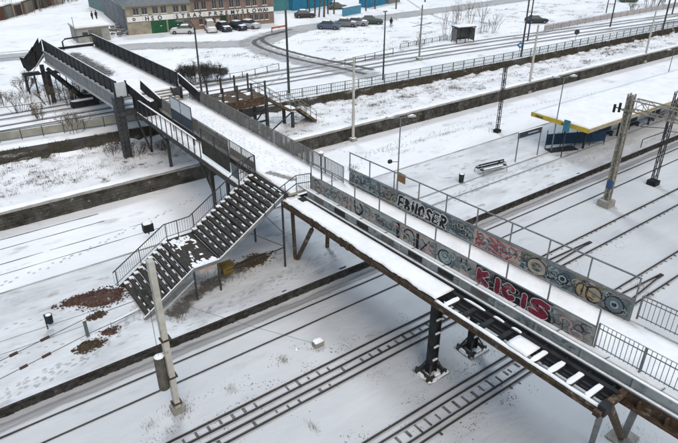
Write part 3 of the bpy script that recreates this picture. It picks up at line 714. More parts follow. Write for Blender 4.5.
# --- supports of the bridge
def laced_column(x, y, label_top=5.0, zb=0.):
    c = MB()
    for sx in (-1, 1): c.box((x + sx * .20 - .03, y - .20, zb + .1), (x + sx * .20 + .03, y + .20, label_top))
    o = part(c, 'column', BLACK, warp=False)
    for k in range(5):
        z = zb + .9 + k * .85
        MB().box((x - .168, y - .22, z), (x + .168, y - .16, z + .13)).build('batten', DSTEEL, o)
        MB().pad((x - .2, y - .26, z + .131), (x + .2, y - .13, z + .17)).build('snow', SNOWC, o)
    MB().box((x - .168, y - .08, zb + .1), (x + .168, y + .08, label_top)).build('web', BLACK, o)
    g = MB()
    for sx in (-1, 1):
        for sy in (-1, 1): g.beam((x + sx * .24, y + sy * .18, zb + .8), (x + sx * .55, y + sy * .45, zb + .12), .07)
    for s_ in (-1, 1):
        g.box((x - .7, y + s_ * .42 - .07, zb + .05), (x + .7, y + s_ * .42 + .07, zb + .2)); g.box((x + s_ * .5 - .05, y - .6, zb + .05), (x + s_ * .5 + .05, y + .6, zb + .26))
    g.build('base_bracket', DSTEEL, o)
    MB().box((x - .75, y - .68, zb - .2), (x + .75, y + .68, zb + .05)).build('footing', CONC, o); MB().pad((x - .73, y - .66, zb + .051), (x + .6, y + .2, zb + .1)).build('snow', SNOWC, o)
    s_ = MB()
    s_.pad((x - .2, y - .55, zb + .2), (x + .22, y - .3, zb + .32)); s_.pad((x + .25, y - .62, zb + .06), (x + .75, y - .5, zb + .22)); s_.pad((x - .72, y - .2, zb + .06), (x - .6, y + .3, zb + .28))
    s_.build('snow', SNOWC, o)
    return o
laced_column(17.65, 15.9); laced_column(20.75, 15.9, 5.1)
part(MB().box((17.2, 15.6, 5.0), (21.1, 16.2, 5.35)), 'cross_beam', BLACK, warp=False)
p = at(295.4, 259, PZ)
part(MB().beam((p.x, p.y, PZ), (p.x - .1, p.y, 5.2), .18), 'column', RUSTW, warp=False)
q = atX(312, 229, 17.0); part(MB().beam((p.x + .1, p.y - .1, PZ), q, .2), 'column', RUSTW, warp=False)
part(MB().box((16.8, p.y - .12, 5.05), (20.4, p.y + .12, 5.25)), 'cross_beam', DSTEEL, warp=False)
part(MB().beam((20.2, p.y, 5.1), (20.0, p.y, PZ), .2), 'column', RUSTW, warp=False)
# end trestle at the lower right
vb = V((21.7, 7.6, 0.))
e0 = V(W(16.9, 6.7, 5.35))
part(MB().beam(e0, vb, .24), 'trestle_leg', RUSTW, warp=False)
part(MB().beam(V(W(20.3, 6.9, 5.2)), vb + V((.1, 0, 0)), .24), 'trestle_leg', GREY, warp=False)
part(MB().beam(e0 + V((-.2, .05, 0)), V((20.2, 8.2, 0)), .24), 'trestle_leg', GREY, warp=False)
part(MB().box((21.1, 7.1, -.1), (22.3, 8.1, .12)), 'footing', CONC, warp=False)
part(MB().box((16.2, 6.55, 5.2), (20.6, 6.8, 5.42)), 'cross_beam', RUST)
# pillars under the north part
for yy in (38.2, 46.8):
    zb = 0 if yy < 46 else L1
    for xx in (16.2, 20.0): part(MB().beam((xx, yy, zb), (xx, yy, 5.3), .22), 'column', DSTEEL, warp=False)
    part(MB().box((15.4, yy - .12, 5.0), (20.4, yy + .12, 5.2)), 'cross_beam', DSTEEL, warp=False)
    part(MB().beam((16.2, yy, zb + 2.3), (15.4, yy, 5.05), .14), 'brace', DSTEEL, warp=False)
q0, q1 = at(212, 172, PZ), at(216, 206, 0)
part(MB().beam((15.6, 34.2, PZ), (15.6, 34.2, 5.3), .2), 'column', DSTEEL, warp=False)
part(MB().beam((15.6, 34.2, PZ + .1), (15.6, 32.4, 4.9), .14), 'brace', DSTEEL, warp=False)
part(MB().beam((14.9, 34.6, PZ), (15.6, 37.5, 5.2), .12), 'brace', DSTEEL, warp=False)

# ------------------------------------------------------------------ cable duct beside the bridge
cd = thing('cable_duct', 'snow-covered cable duct hung beside the near side of the footbridge, its cover missing at the far right', 'cable duct', (16.9, 17, 5.2)); cd['label'] = 'snow-covered cable duct hung beside the near side of the footbridge'
dpart = lambda b, n, m, **k: (b.warp(W), b.build(n, m, cd, **k))[1]
dpart(slab(16.45, 17.45, 15.2, 28.2, 5.42, 5.55), 'duct_cover', RUST)
dpart(strip_slab(lambda y: 16.38 + .10 * N(y, 1, 0, 1.1) + .04 * N(y, 3, 2, 4.), lambda y: 17.5, frange(14.9, 28.25, .2), 5.552, 5.68, 6, .03), 'snow', SNOWC, kind='stuff', smooth=True)
dpart(MB().box((17.1, 27.0, 5.66), (17.45, 27.6, 5.705)), 'duct_opening', BLACK)
b = MB(); ys_ = frange(6.7, 28.2, .6)
for a, c in zip(ys_, ys_[1:]): b.box((16.42, a, 5.22), (16.5, c - .03, 5.43 + .02 * random.random()))
dpart(b, 'edge_board', RUSTW, kind='stuff')
dpart(slab(16.38, 16.46, 6.7, 28.2, 5.10, 5.24), 'edge_beam', RUST)
for k in range(9):
    y = random.uniform(16, 27.5); dpart(MB().box((16.33, y, 5.2 - random.uniform(0, .15)), (16.40, y + random.uniform(.12, .3), 5.6)), 'torn_strip', RUST)
dpart(slab(17.34, 17.52, 6.7, 15.2, 5.15, 5.5), 'inner_beam', BLACK)
dpart(slab(16.95, 17.02, 6.7, 15.2, 5.2, 5.3), 'cable', BLACK); dpart(slab(17.1, 17.2, 6.7, 15.2, 5.2, 5.34), 'cable', BLACK)
dpart(slab(16.75, 16.8, 6.7, 12., 5.25, 5.3), 'cable', LGREY)
dpart(strip_slab(lambda y: 16.37 + .02 * N(y, 4, 2, 2.), lambda y: 16.52 + .05 * N(y, 1, 0, 1.4), frange(6.6, 14.9, .2), 5.45, 5.53, 3, .02), 'snow', SNOWC, kind='stuff', smooth=True)
for k, y in enumerate([14.3, 13.3, 12.3, 11.3, 10.4, 9.6, 8.8, 8.0, 7.2]):
    dpart(MB().box((16.5, y, 5.3), (17.36, y + .22, 5.44)), 'cross_plank', BLACK if k in (1, 2, 3) else DSTEEL)
    if k in (0, 4, 5, 6, 7, 8): dpart(MB().pad((16.5, y - .02, 5.441), (17.42, y + .25, 5.49)), 'snow', SNOWC)
for y0_, y1_ in ((14.2, 12.9), (12.5, 11.9), (11.5, 11.0)): dpart(MB().pad((17.38, y1_, 5.502), (17.5, y0_, 5.56)), 'snow', SNOWC)
dpart(strip_slab(lambda y: 16.45, lambda y: 17.2, frange(9.9, 10.9, .2), 5.56, 5.66, 4, .02), 'snow', SNOWC, kind='stuff', smooth=True)
dpart(MB().box((16.35, 6.45, 5.2), (16.75, 6.75, 5.62)), 'end_block', BLACK)

# ------------------------------------------------------------------ main staircase
st = thing('staircase', 'wide dark staircase with snow-dotted treads leading from the platform up to the footbridge', 'staircase', (11.5, 30.2, PZ))
SY0, SY1 = 28.15, 32.25
rs = random.Random(5)
def flight(x0, z0, x1, z1, n):
    dx = (x1 - x0) / n; dz = (z1 - z0) / n
    for k in range(n):
        x = x0 + dx * (k + .5); z = z0 + dz * (k + 1)
        t = MB().box((x - dx * .50, SY0 + .06, z - .06), (x + dx * .46, SY1 - .06, z)).build('tread', TREAD, st)
        MB().box((x - dx * .40, SY0 + .08, z - dz - .01), (x - dx * .34, SY1 - .08, z - .062)).build('riser', BLACK, t)
        # snow left on the treads: staggered pads between the worn lanes
        b = MB(); y = SY0 + .1 + (.35 if k % 2 else 0)
        while y < SY1 - .2:
            l = rs.uniform(.30, .52)
            if rs.random() < .85:
                xx = x + dx * rs.uniform(.10, .2); ww = rs.uniform(.16, .26) * dx
                b.pad((xx, y, z + .001), (xx + ww, min(y + l, SY1 - .1), z + .04 + .02 * rs.random()))
            y += rs.uniform(.72, .86)
        b.box((x - dx * .42, SY1 - .22 - .1 * rs.random(), z + .001), (x + dx * .4, SY1 - .07, z + .07))
        b.build('snow', SNOWC, t)
flight(7.05, .75, 10.15, 2.9, 9); flight(11.85, 3.0, 16.5, DZ - .1, 13)
lb = MB().box((10.1, SY0 + .05, 2.82), (11.9, SY1, 2.92)).build('landing', TREAD, st)
b = MB()
for k in range(95):
    x = random.uniform(10.2, 11.6); y = random.choice([random.uniform(31.0, 32.0), random.uniform(28.3, 32.), random.uniform(28.2, 28.6)]); b.pad((x, y, 2.921), (min(x + random.uniform(.05, .28), 11.86), min(y + random.uniform(.08, .45), 32.2), 2.928 + random.uniform(0, .022)))
b.build('snow', SNOWC, lb)
for k in range(5):
    MB().box((16.5 + .16 * k, SY0, DZ - .1), (16.61 + .16 * k, SY1, DZ - .02)).build('plank', TREAD, st)
    if k % 2 == 0: MB().pad((16.5 + .16 * k, SY0 + .4 + k * .3, DZ - .019), (16.58 + .16 * k, SY0 + 1.4 + k * .4, DZ + .02)).build('snow', SNOWC, st)
MB().box((16.4, SY0 - .05, DZ - .35), (17.4, SY1 + .02, DZ - .13)).build('head_beam', DSTEEL, st)
for y, m in ((SY0, GREY), (SY1, DSTEEL)):
    b = MB(); b.beam((6.9, y, .75), (10.15, y, 2.85), .08, .2); b.beam((10.15, y, 2.85), (11.85, y, 2.87), .08, .2); b.beam((11.85, y, 2.87), (16.5, y, DZ - .15), .08, .2)
    b.build('stringer', m, st)
b = MB(); b.beam((6.9, SY0 - .01, .88), (10.15, SY0 - .01, 2.98), .06, .04); b.beam((10.2, SY0, 3.0), (11.85, SY0, 3.02), .10, .05); b.beam((11.85, SY0, 3.01), (16.45, SY0, DZ), .06, .04); b.build('snow', SNOWC, st)
b = MB(); b.beam((6.9, SY0 - .35, .45), (10.0, SY0 - .3, 2.35), .06, .06); b.build('pipe', LGREY, st)
rl = MB()
pth = [V((6.6, SY1 + .05, .75)), V((10.15, SY1 + .05, 2.95)), V((11.85, SY1 + .05, 3.0)), V((16.5, SY1 + .05, 5.95))]
for p, q in zip(pth, pth[1:]): rl.beam(p + V((0, 0, 1.1)), q + V((0, 0, 1.1)), .05)
for p, q in zip(pth, pth[1:]): rl.beam(p + V((0, 0, .2)), q + V((0, 0, .2)), .03)
rl = rl.build('railing', PIER, st)
b = MB()
for p, q in zip(pth, pth[1:]):
    n = max(2, int((q - p).length / .16))
    for k in range(n): c = p.lerp(q, k / n); b.beam(c + V((0, 0, .2)), c + V((0, 0, 1.08)), .014)
b.build('baluster', DSTEEL, rl, kind='stuff')
for p, q in zip(pth, pth[1:]):
    for t in (0.05, .5): c = p.lerp(q, t); MB().beam(c, c + V((0, 0, 1.1)), .045).build('post', PIER, rl)
for (x, y, z1) in ((10.2, SY0 + .1, 2.75), (11.75, SY0 + .1, 2.8), (10.2, SY1 - .1, 2.75), (11.75, SY1 - .1, 2.8), (16.35, SY0 + .05, 5.7), (16.35, SY1 - .1, 5.7)):
    MB().beam((x, y, PZ), (x, y, z1), .1).build('post', DSTEEL, st)
b = MB(); b.beam((12.2, SY0 + .05, 2.0), (16.35, SY0 + .05, 2.2), .06); b.beam((13.9, SY0 + .05, 4.1), (16.3, SY0 + .05, 2.3), .04); b.beam((15.1, SY0 + .05, 4.9), (16.3, SY0 + .05, 3.3), .04); b.build('brace', DSTEEL, st)
MB().box((10.5, SY0 - .045, 2.5), (11.6, SY0 - .041, 2.72)).build('notice', flat('faded_notice', (.45, .33, .30)), st)

struct(strip('trampled_dirt', [at(165, 322, PZ), at(200, 292, PZ), at(235, 270, PZ), at(268, 252, PZ)], 2.6, fade_mat('dirty_slush', (.13, .125, .115), edge=(.62, .63, .645), sc=2.2, thr=.55), lambda x, y: PHF(x, y) + .022, e=(0, .4, .8, 1, .8, .4, 0), step=.3))
struct(strip('trampled_snow', [at(262, 172, DZ), at(285, 178, DZ), at(300, 183, DZ)], 1.2, fade_mat('trodden_patch', (.25, .24, .225), edge=(.82, .83, .85), sc=3, thr=.5), lambda x, y: DZ + .081 + .03 * N(16.88 + (x - 16.88) / 3.42 * 3, y, 1, 1.3), e=(0, .6, 1, .6, 0), step=.25))
yb_ = at(227, 272, PZ)
o = thing('grit_box', 'yellow grit box under the staircase landing', 'grit box', (yb_.x, yb_.y, PZ))
MB().add([(yb_.x - .32, yb_.y - .24, PZ), (yb_.x + .32, yb_.y - .24, PZ), (yb_.x + .32, yb_.y + .24, PZ), (yb_.x - .32, yb_.y + .24, PZ), (yb_.x - .4, yb_.y - .3, PZ + .5), (yb_.x + .4, yb_.y - .3, PZ + .5), (yb_.x + .4, yb_.y + .3, PZ + .6), (yb_.x - .4, yb_.y + .3, PZ + .6)],
    [(0, 3, 2, 1), (4, 5, 6, 7), (0, 1, 5, 4), (1, 2, 6, 5), (2, 3, 7, 6), (3, 0, 4, 7)]).build('body', flat('yellow_plastic', (.27, .19, .04)), o)
MB().beam((yb_.x - .43, yb_.y, PZ + .63), (yb_.x + .43, yb_.y, PZ + .63), .66, .05).build('lid', flat('dull_yellow', (.20, .15, .05)), o)

# soil heaps and litter on the platform
def heap(cx, cy, rx, ry, h, m, name, label, cat, seed, pieces=160):
    n = 20; b = MB(); b.v.append((cx, cy, PZ + h))
    for r in range(1, 5):
        for k in range(n):
            a = 2 * pi * k / n; rr = r / 4 * (1 + .45 * N(cos(a) * 1.5 + seed, sin(a) * 1.5, r * .1, 1.3) + .2 * N(k * 1.7, seed, 0, 1.))
            b.v.append((cx + rx * rr * cos(a), cy + ry * rr * sin(a), PZ + (h * (1 - (r / 4) ** 1.5) * (1 + .4 * N(a, r, seed, 2.)) if r < 4 else -.06)))
    b.f += [(0, 1 + k, 1 + (k + 1) % n) for k in range(n)]
    for r in range(3):
        for k in range(n): a = 1 + r * n + k; c = 1 + r * n + (k + 1) % n; b.f.append((a, a + n, c + n, c))
    rnd = random.Random(seed)
    for _ in range(pieces):
        a = rnd.uniform(0, 6.28); t = rnd.random() ** .5 * 1.25; x = cx + rx * t * cos(a); y = cy + ry * t * sin(a); s_ = rnd.uniform(.03, .09); z = PZ + h * max(0, 1 - t ** 1.5) * .8
        b.add([(x - s_, y, z), (x + s_, y - s_ * .5, z), (x + s_ * .3, y + s_, z), (x, y, z + s_ * 1.3)], [(0, 1, 3), (1, 2, 3), (2, 0, 3)])
    return tag(b.build(name, m), label, cat)
MELT = fade_mat('melted_snow', (.16, .13, .115), edge=(.62, .635, .65), sc=3.2, thr=.50)
for q in (((60, 303), (82, 300), (108, 297), (128, 297)), ((72, 352), (90, 346), (108, 338))): struct(strip('melt_patch', [at(x, y, PZ) for x, y in q], 2.1 if q[0][0] == 60 else 1.1, MELT, lambda x, y: PHF(x, y) + .022, e=(0, .5, 1, 1, .5, 0), step=.25))
a_ = at(103, 298, PZ); heap(a_.x, a_.y, 1.35, 1.0, .22, SOIL, 'soil_heap', 'reddish soil heap beside the foot of the staircase', 'soil', 3, 420)
a_ = at(78, 300, PZ); heap(a_.x, a_.y, 1.2, .42, .10, SOIL, 'soil_heap', 'thin trail of reddish soil stretching left from the soil heap', 'soil', 14, 220)
a_ = at(90, 346, PZ); heap(a_.x, a_.y, .75, .42, .16, LEAF, 'leaf_heap', 'brown leaf litter heap near the platform edge, closest to the camera', 'leaves', 5, 260)
a_ = at(109, 332, PZ); heap(a_.x, a_.y, .55, .35, .10, SOIL, 'soil_heap', 'small reddish soil patch between the leaf heap and the low barrier', 'soil', 8, 90)
a_ = at(96, 316, PZ); heap(a_.x, a_.y, .5, .3, .10, LEAF, 'leaf_heap', 'dark litter clump beside the green-grey post', 'leaves', 9, 160)
a_ = at(250, 262, PZ); heap(a_.x, a_.y, 1.6, .7, .05, LEAF, 'leaf_heap', 'scattered dark litter under the upper stair flight', 'leaves', 11, 200)
# low barrier by the stair foot
lbx = thing('barrier', 'low metal barrier lying between the pole and the foot of the staircase', 'barrier', tuple(at(125, 318, PZ)))
p, q = at(111, 324, PZ + .35), at(139, 309, PZ + .35); b = MB().beam(p, q, .05); b.beam(p - V((0, 0, .2)), q - V((0, 0, .2)), .04); b.beam(p - V((0, 0, .4)), p + V((0, 0, .1)), .06); b.beam(q - V((0, 0, .4)), q + V((0, 0, .1)), .06); b.build('rail', LGREY, lbx)
MB().beam(p + V((0, 0, .045)), q + V((0, 0, .045)), .07, .04).build('snow', SNOWC, lbx)

def litter_bin(px, py, h, r, label, z=PZ, post=True):
    p = at(px, py, z); o = thing('litter_bin', label, 'litter bin', tuple(p))
    z0 = z + (.35 if post else 0)
    if post: MB().tube([(p.x, p.y, z), (p.x, p.y, z + h + .45)], .04, 6).build('post', DSTEEL, o)
    MB().tube([(p.x + (r if post else 0), p.y, z0), (p.x + (r if post else 0), p.y, z0 + h)], r * .85, 12, r).build('bin_body', BLACK, o)
    MB().tube([(p.x + (r if post else 0), p.y, z0 + h), (p.x + (r if post else 0), p.y, z0 + h + .05)], r * .8, 12, r * .4).build('snow', SNOWC, o)
    return o
litter_bin(48, 329, .55, .2, 'dark litter bin on a post near the left end of the platform')
litter_bin(461, 182, .75, .24, 'small dark litter bin left of the bench', post=False)
p = at(149, 234, PZ); o = thing('litter_bin', 'square black litter bin behind the stair railing', 'litter bin', tuple(p))
MB().box((p.x - .35, p.y - .25, PZ + .25), (p.x + .35, p.y + .25, PZ + .85)).build('bin_body', BLACK, o); MB().tube([(p.x, p.y, PZ), (p.x, p.y, PZ + .26)], .05, 6).build('post', DSTEEL, o); MB().pad((p.x - .33, p.y - .23, PZ + .851), (p.x + .33, p.y + .23, PZ + .93)).build('snow', SNOWC, o)
p = at(88, 336, PZ)
o = thing('marker_post', 'green-grey post holding up the wires near the leaf heap', 'post', tuple(p)); MB().beam(p, p + V((0, 0, 1.1)), .22, .16).build('post_body', flat('green_grey', (.13, .16, .14)), o); MB().pad((p.x - .13, p.y - .1, PZ + 1.1), (p.x + .13, p.y + .1, PZ + 1.17)).build('snow', SNOWC, o)

# footprints: trodden snow, one mesh, nobody could count them
def prints(name, label, trails, zf, m):
    b = MB(); rnd = random.Random(9)
    for pts, wob in trails:
        P = smooth(pts, .36)
        for i, p in enumerate(P):
            d = P[min(i + 1, len(P) - 1)] - P[max(i - 1, 0)]; d.z = 0
            if d.length < 1e-6 or rnd.random() < .12: continue
            d.normalize(); a = V((-d.y, d.x, 0)); sd_ = .12 if i % 2 else -.12
            c_ = p + a * (sd_ + rnd.gauss(0, wob)) + d * rnd.gauss(0, .06); n = 8; l = rnd.uniform(.09, .14); w2 = rnd.uniform(.038, .058); k = len(b.v)
            for q in range(n):
                v = c_ + d * l * cos(q * .785) + a * w2 * sin(q * .785); b.v.append((v.x, v.y, zf(v.x, v.y)))
            b.f.append(tuple(range(k, k + n)))
    return tag(b.build(name, m, kind='stuff'), label, 'footprints')
FPM = mat('pressed_snow', (.50, .515, .53), (.41, .42, .43), .7, 6., .3, 20.)
A_ = lambda *ps: [at(x, y, PZ) for x, y in ps]
rt = random.Random(4)
tr = []
for k in range(9):
    o_ = rt.uniform(-6, 6); tr.append((A_((0, 398 + o_), (45, 376 + o_), (95, 352 + o_ * .8), (128, 322 + o_ * .4), (135, 306)), .05))
for k in range(7):
    o_ = rt.uniform(-5, 7); tr.append((A_((140, 318), (190, 318 + o_), (240, 298 + o_), (300, 268 + o_), (335, 254 + o_)), .06))
for k in range(5):
    o_ = rt.uniform(-4, 4); tr.append((A_((425, 212 + o_), (470, 190 + o_), (520, 172 + o_), (580, 158 + o_ * .7), (640, 138 + o_ * .6)), .06))
tr.append((A_((130, 300), (90, 305), (40, 318), (0, 330)), .05)); tr.append((A_((128, 318), (80, 338), (30, 350), (0, 366)), .05)); tr.append((A_((466, 186), (480, 182), (500, 176), (530, 165)), .06))
prints('footprints', 'footprints trodden along the snowy platform', tr, lambda x, y: PHF(x, y) + .014, FPM)
prints('footprints', 'footprints crossing the open snow between platform and stone wall', [([at(x, y, 0) for x, y in t_], .05) for t_ in (((330, 150), (380, 152), (450, 128), (520, 108), (600, 92)), ((360, 160), (400, 140), (430, 120)), ((0, 285), (60, 262), (140, 225), (200, 196)))], lambda x, y: .055, FPM)
prints('footprints', 'footprints running along the footbridge deck', [([(18.6 + q, y, 0) for y in (50, 44, 38, 33, 28.5)], .08) for q in (-.4, .1, .5)], lambda x, y: DZ + .095, mat('pressed_clean_snow', (.74, .755, .77), (.66, .675, .69), .7, 6.))
# ------------------------------------------------------------------ catenary anchor pole with weights
P0 = at(178, 411, 0); pt = P0 + V((-.05, 0, 8.6))
an = thing('anchor_pole', 'pale catenary anchor pole with a stack of round tension weights in the foreground', 'pole', tuple(P0))
MB().beam(P0, pt, .34, .26).build('mast', POLE, an)
MB().box((P0.x - .28, P0.y - .28, -.1), (P0.x + .28, P0.y + .28, .35)).build('footing', CONC, an)
b = MB()
for z in (.55, 2.2, 4.4): b.box((P0.x - .23, P0.y - .19, z), (P0.x + .23, P0.y + .19, z + .1))
b.build('clamp', RUST, an)
wx = V((P0.x - .36, P0.y + .22, 0)); 
b = MB()
for k in range(18): b.tube([wx + V((0, 0, 1.55 + k * .105)), wx + V((0, 0, 1.55 + k * .105 + .09))], .21, 14)
for k in range(18):
    z = 1.55 + k * .105; MB().tube([wx + V((0, 0, z)), wx + V((0, 0, z + .092))], .25, 10).build('weight', mat('weight_concrete', (.075, .072, .06), (.13, .125, .11), .9, 3., .4, 12.), an)
MB().tube([wx + V((0, 0, 3.45)), wx + V((0, 0, 3.53))], .23, 12, .14).build('snow', SNOWC, an)
b = MB().tube([wx + V((0, 0, 1.4)), wx + V((0, 0, 6.9))], .012, 5); b.beam(pt - V((0, 0, 1.6)), pt - V((.5, -.28, 1.6)), .05); b.tube([pt - V((.42, -.24, 1.6)), pt - V((.42, -.32, 1.6))], .2, 12); b.build('pulley', DSTEEL, an)
def wire(pts, r, label, name='overhead_wire', ins=(), m=DSTEEL, grp=None):
    o = thing(name, label, 'wire', tuple(pts[0]), grp)
    MB().tube(pts, r, 4).build('cable', m, o)
    for a, l in ins: MB().tube([a, a + l * .5, a + l], .06, 8).build('insulator', flat('brown_porcelain', (.07, .045, .035)), o)
    return o
Yw = 21.3
A0, A1 = atY(88, 334, Yw), atY(84.6, 319, Yw)
anc = P0 + V((-.2, 0, 6.7))
def ext(p, q, d=60): return q + (q - p).normalized() * d
pa, pb_ = atY(0, 379, Yw), atY(0, 361, Yw)
un = lambda p, q: (q - p).normalized()
wire([ext(A0, pa), pa, A0, anc - V((0, 0, .25))], .016, 'lower tension wire with two dark insulators running left from the anchor pole', ins=[(A0 + un(A0, pa) * 1.5, un(A0, pa) * .35), (A0 + un(A0, pa) * 2.4, un(A0, pa) * .3)], grp=None)
wire([ext(A1, pb_), pb_, A1, anc + V((0, 0, .25))], .016, 'upper tension wire with two dark insulators running left from the anchor pole', ins=[(A1 + un(A1, pb_) * 1.4, un(A1, pb_) * .35), (A1 + un(A1, pb_) * 2.6, un(A1, pb_) * .3)])
wd_ = atY(0, 342, Yw + .6); we = atY(99, 309, Yw + .6); wire([ext(we, wd_), wd_, we, anc + V((0, 0, .9))], .01, 'thin plain wire above the two tension wires left of the pole')
wd_ = atY(0, 355, Yw + .3); we = atY(83, 326, Yw + .3); wire([ext(we, wd_), wd_, we], .01, 'thin plain wire between the two tension wires left of the pole')

_a, _b = atY(197, 302, SY0 - .3) if False else V((8.6, SY0 - .2, 1.4)), at(317, 344, .3)
wire([_a, _a.lerp(_b, .5) - V((0, 0, .12)), _b], .012, 'thin cable strung from the staircase to the small trackside box')
# small relay box by the track
p = at(318, 346, 0); o = thing('relay_box', 'small grey trackside box half covered with snow between the two left tracks', 'box', tuple(p))
MB().box((p.x - .28, p.y - .2, -.05), (p.x + .28, p.y + .2, .36)).build('body', CONC, o)
MB().pad((p.x - .3, p.y - .22, .36), (p.x + .3, p.y + .22, .43)).build('snow', SNOWC, o)

# ------------------------------------------------------------------ lamps on bridge and platform
def lamp_double(px, py, tx, ty, z, label, r=.06):
    p = at(px, py, z); h = up_from(p, tx, ty); o = thing('street_lamp', label, 'street lamp', tuple(p))
    MB().tube([p, (p.x, p.y, z + 1.2), (p.x, p.y, h)], r * 1.3, 8, r * .7).build('pole', GREY, o)
    b = MB().tube([(p.x - .55, p.y + .25, h + .08), (p.x, p.y, h), (p.x + .55, p.y - .25, h + .08)], .03, 6); b.build('arm', GREY, o)
    for s_ in (-1, 1):
        c = V((p.x + s_ * .8, p.y - s_ * .36, h + .1))
        MB().beam(c - V((.3, -.13, 0)), c + V((.3, -.13, 0)), .24, .13).build('lamp_head', LGREY, o)
        MB().beam(c - V((.27, -.12, -.09)), c + V((.27, -.12, .09)) + V((0, 0, .18)) * 0 + V((0, 0, .18)) * .0 + V((0, 0, .18)) * 0, .2, .05).build('snow', SNOWC, o) if False else MB().pad((c.x - .25, c.y - .1, c.z + .07), (c.x + .25, c.y + .1, c.z + .12)).build('snow', SNOWC, o)
    return o
l1 = lamp_double(397, 191, 400, 118, PZ, 'grey twin-headed platform lamp with a brown sign, behind the far graffiti fence')
bp = V(l1.location); hz = up_from(bp, 399, 176)
MB().box((bp.x - .06, bp.y - .95, hz - .4), (bp.x + .0, bp.y - .05, hz + .4)).build('sign_board', flat('brown_board', (.27, .16, .08)), l1)
MB().beam((bp.x - .6, bp.y + .3, hz + 1.3), (bp.x, bp.y, hz + 1.25), .04).build('camera_arm', DSTEEL, l1)
MB().box((bp.x - .8, bp.y + .2, hz + 1.2), (bp.x - .5, bp.y + .42, hz + 1.45)).build('camera', BLACK, l1)
lamp_double(551, 151, 559, 77, PZ, 'twin-headed platform lamp standing at the left end of the canopy')
lamp_double(665, 85, 672, 50, 0, 'slim lamp post at the right, behind the canopy roof')
p = V(W(18.5, 27.0, DZ)); o = thing('bridge_lamp', 'lamp post with a small domed head on the footbridge deck', 'lamp', tuple(p))
h = 8.35
MB().tube([p, (p.x, p.y, h)], .045, 8, .04).build('pole', DSTEEL, o); MB().tube([(p.x, p.y, h), (p.x, p.y, h + .12), (p.x, p.y, h + .24)], .10, 12, .19).build('lamp_head', GREY, o); MB().tube([(p.x, p.y, h + .24), (p.x, p.y, h + .33)], .19, 12, .08).build('snow', SNOWC, o)

# station name board
s0, s1 = at(515, 162, PZ), at(537, 155, PZ); ht = 2.85
o = thing('name_board', 'long dark station name board on two grey posts right of the bench', 'sign', tuple((s0 + s1) / 2))
for s_ in (s0, s1): MB().beam(s_, s_ + V((0, 0, ht)), .08).build('post', GREY, o)
bb = MB().beam(s0 + V((-.1, 0, ht - .3)), s1 + V((.1, 0, ht - .3)), .06, .55); bb.build('board', flat('dark_board', (.045, .055, .07)), o)
MB().beam(s0 + V((-.1, 0, ht + .01)), s1 + V((.1, 0, ht + .01)), .1, .05).build('snow', SNOWC, o)
b = MB().beam(s0 + V((.5, -.034, ht - .3)), s1 + V((-.5, -.034, ht - .3)), .004, .12); b.build('lettering_band', flat('pale_letters', (.35, .37, .4)), o)

# bench: double-sided, round end hoops
c0, c1 = at(478, 174, PZ), at(503, 168, PZ)
bn = thing('bench', 'dark slatted platform bench with arched grey end frames', 'bench', tuple((c0 + c1) / 2))
d = (c1 - c0); d.z = 0; d.normalize(); nn = V((-d.y, d.x, 0))
for k, (off, z) in enumerate(((-.42, .45), (-.28, .46), (-.14, .46), (.14, .46), (.28, .46), (.42, .45))):
    MB().beam(c0 + nn * off + V((0, 0, z)), c1 + nn * off + V((0, 0, z)), .11, .04).build('slat', DSTEEL, bn)
for off, z in ((-.03, .62), (.03, .8)): MB().beam(c0 + nn * off + V((0, 0, z)), c1 + nn * off + V((0, 0, z)), .05, .13, up=(0, 0, 1)).build('slat', BLACK, bn)
for c in (c0 + d * .1, c1 - d * .1): MB().tube([c + nn * (.62 * cos(a)) + V((0, 0, .75 * sin(a))) for a in frange(0, pi, .35)], .03, 6).build('end_frame', GREY, bn)
for off in (-.33, .33): MB().beam(c0 + d * .3 + nn * off + V((0, 0, .5)), c1 - d * .4 + nn * off + V((0, 0, .5)), .2, .05).build('snow', SNOWC, bn)

# ------------------------------------------------------------------ platform canopy
cn = thing('platform_canopy', 'flat snow-covered platform canopy with a yellow fascia at its end', 'canopy', (60, 30.2, PZ))
RX0, RY0, RY1, RZ = 47.8, 27.1, 33.4, 3.9
MB().box((RX0 + .06, RY0 + .06, RZ - .3), (100, RY1 - .06, RZ - .06)).build('roof', DSTEEL, cn)
MB().box((RX0 - .02, RY0, RZ - .38), (RX0 + .055, RY1, RZ + .03)).build('end_fascia', YEL, cn)
x = RX0
while x < 100:
    MB().box((x + .01, RY0 - .02, RZ - .34), (x + 2.99, RY0 + .055, RZ)).build('side_fascia', TAN, cn); x += 3
b = MB().box((RX0 - .026, RY0 + 2.0, RZ - .30), (RX0 - .021, RY0 + 2.9, RZ - .12)).box((RX0 - .026, RY1 - 1.4, RZ - .3), (RX0 - .021, RY1 - .5, RZ - .12)); b.build('dark_marking', flat('faded_marking', (.12, .12, .09)), cn)
b = strip_slab(lambda y: RX0 + .1, lambda y: 100, frange(RY0 + .08, RY1 - .08, .45), RZ - .058, RZ + .14, 60, .03); b.build('snow', SNOWC, cn, kind='stuff', smooth=True)
for x in frange(51, 93, 6):
    for y in (29.2, 31.4):
        MB().beam((x, y, PZ), (x, y, RZ - .3), .16).build('post', DSTEEL, cn)
    b = MB().beam((x, 27.3, RZ - .42), (x, 33.2, RZ - .42), .1, .22); b.beam((x, 29.2, 3.0), (x, 27.8, RZ - .5), .07); b.beam((x, 31.4, 3.0), (x, 32.8, RZ - .5), .07); b.build('roof_frame', DSTEEL, cn)
sh = thing('waiting_shelter', 'navy blue waiting shelter boards with a teal board, under the canopy end', 'shelter', (51, 30, PZ))
ba, bb_ = at(554, 150, PZ), at(604, 146, PZ)
w0, w1 = V((47.9, 31.3, 0)), V((53.6, 28.6, 0))
dd = (w1 - w0)
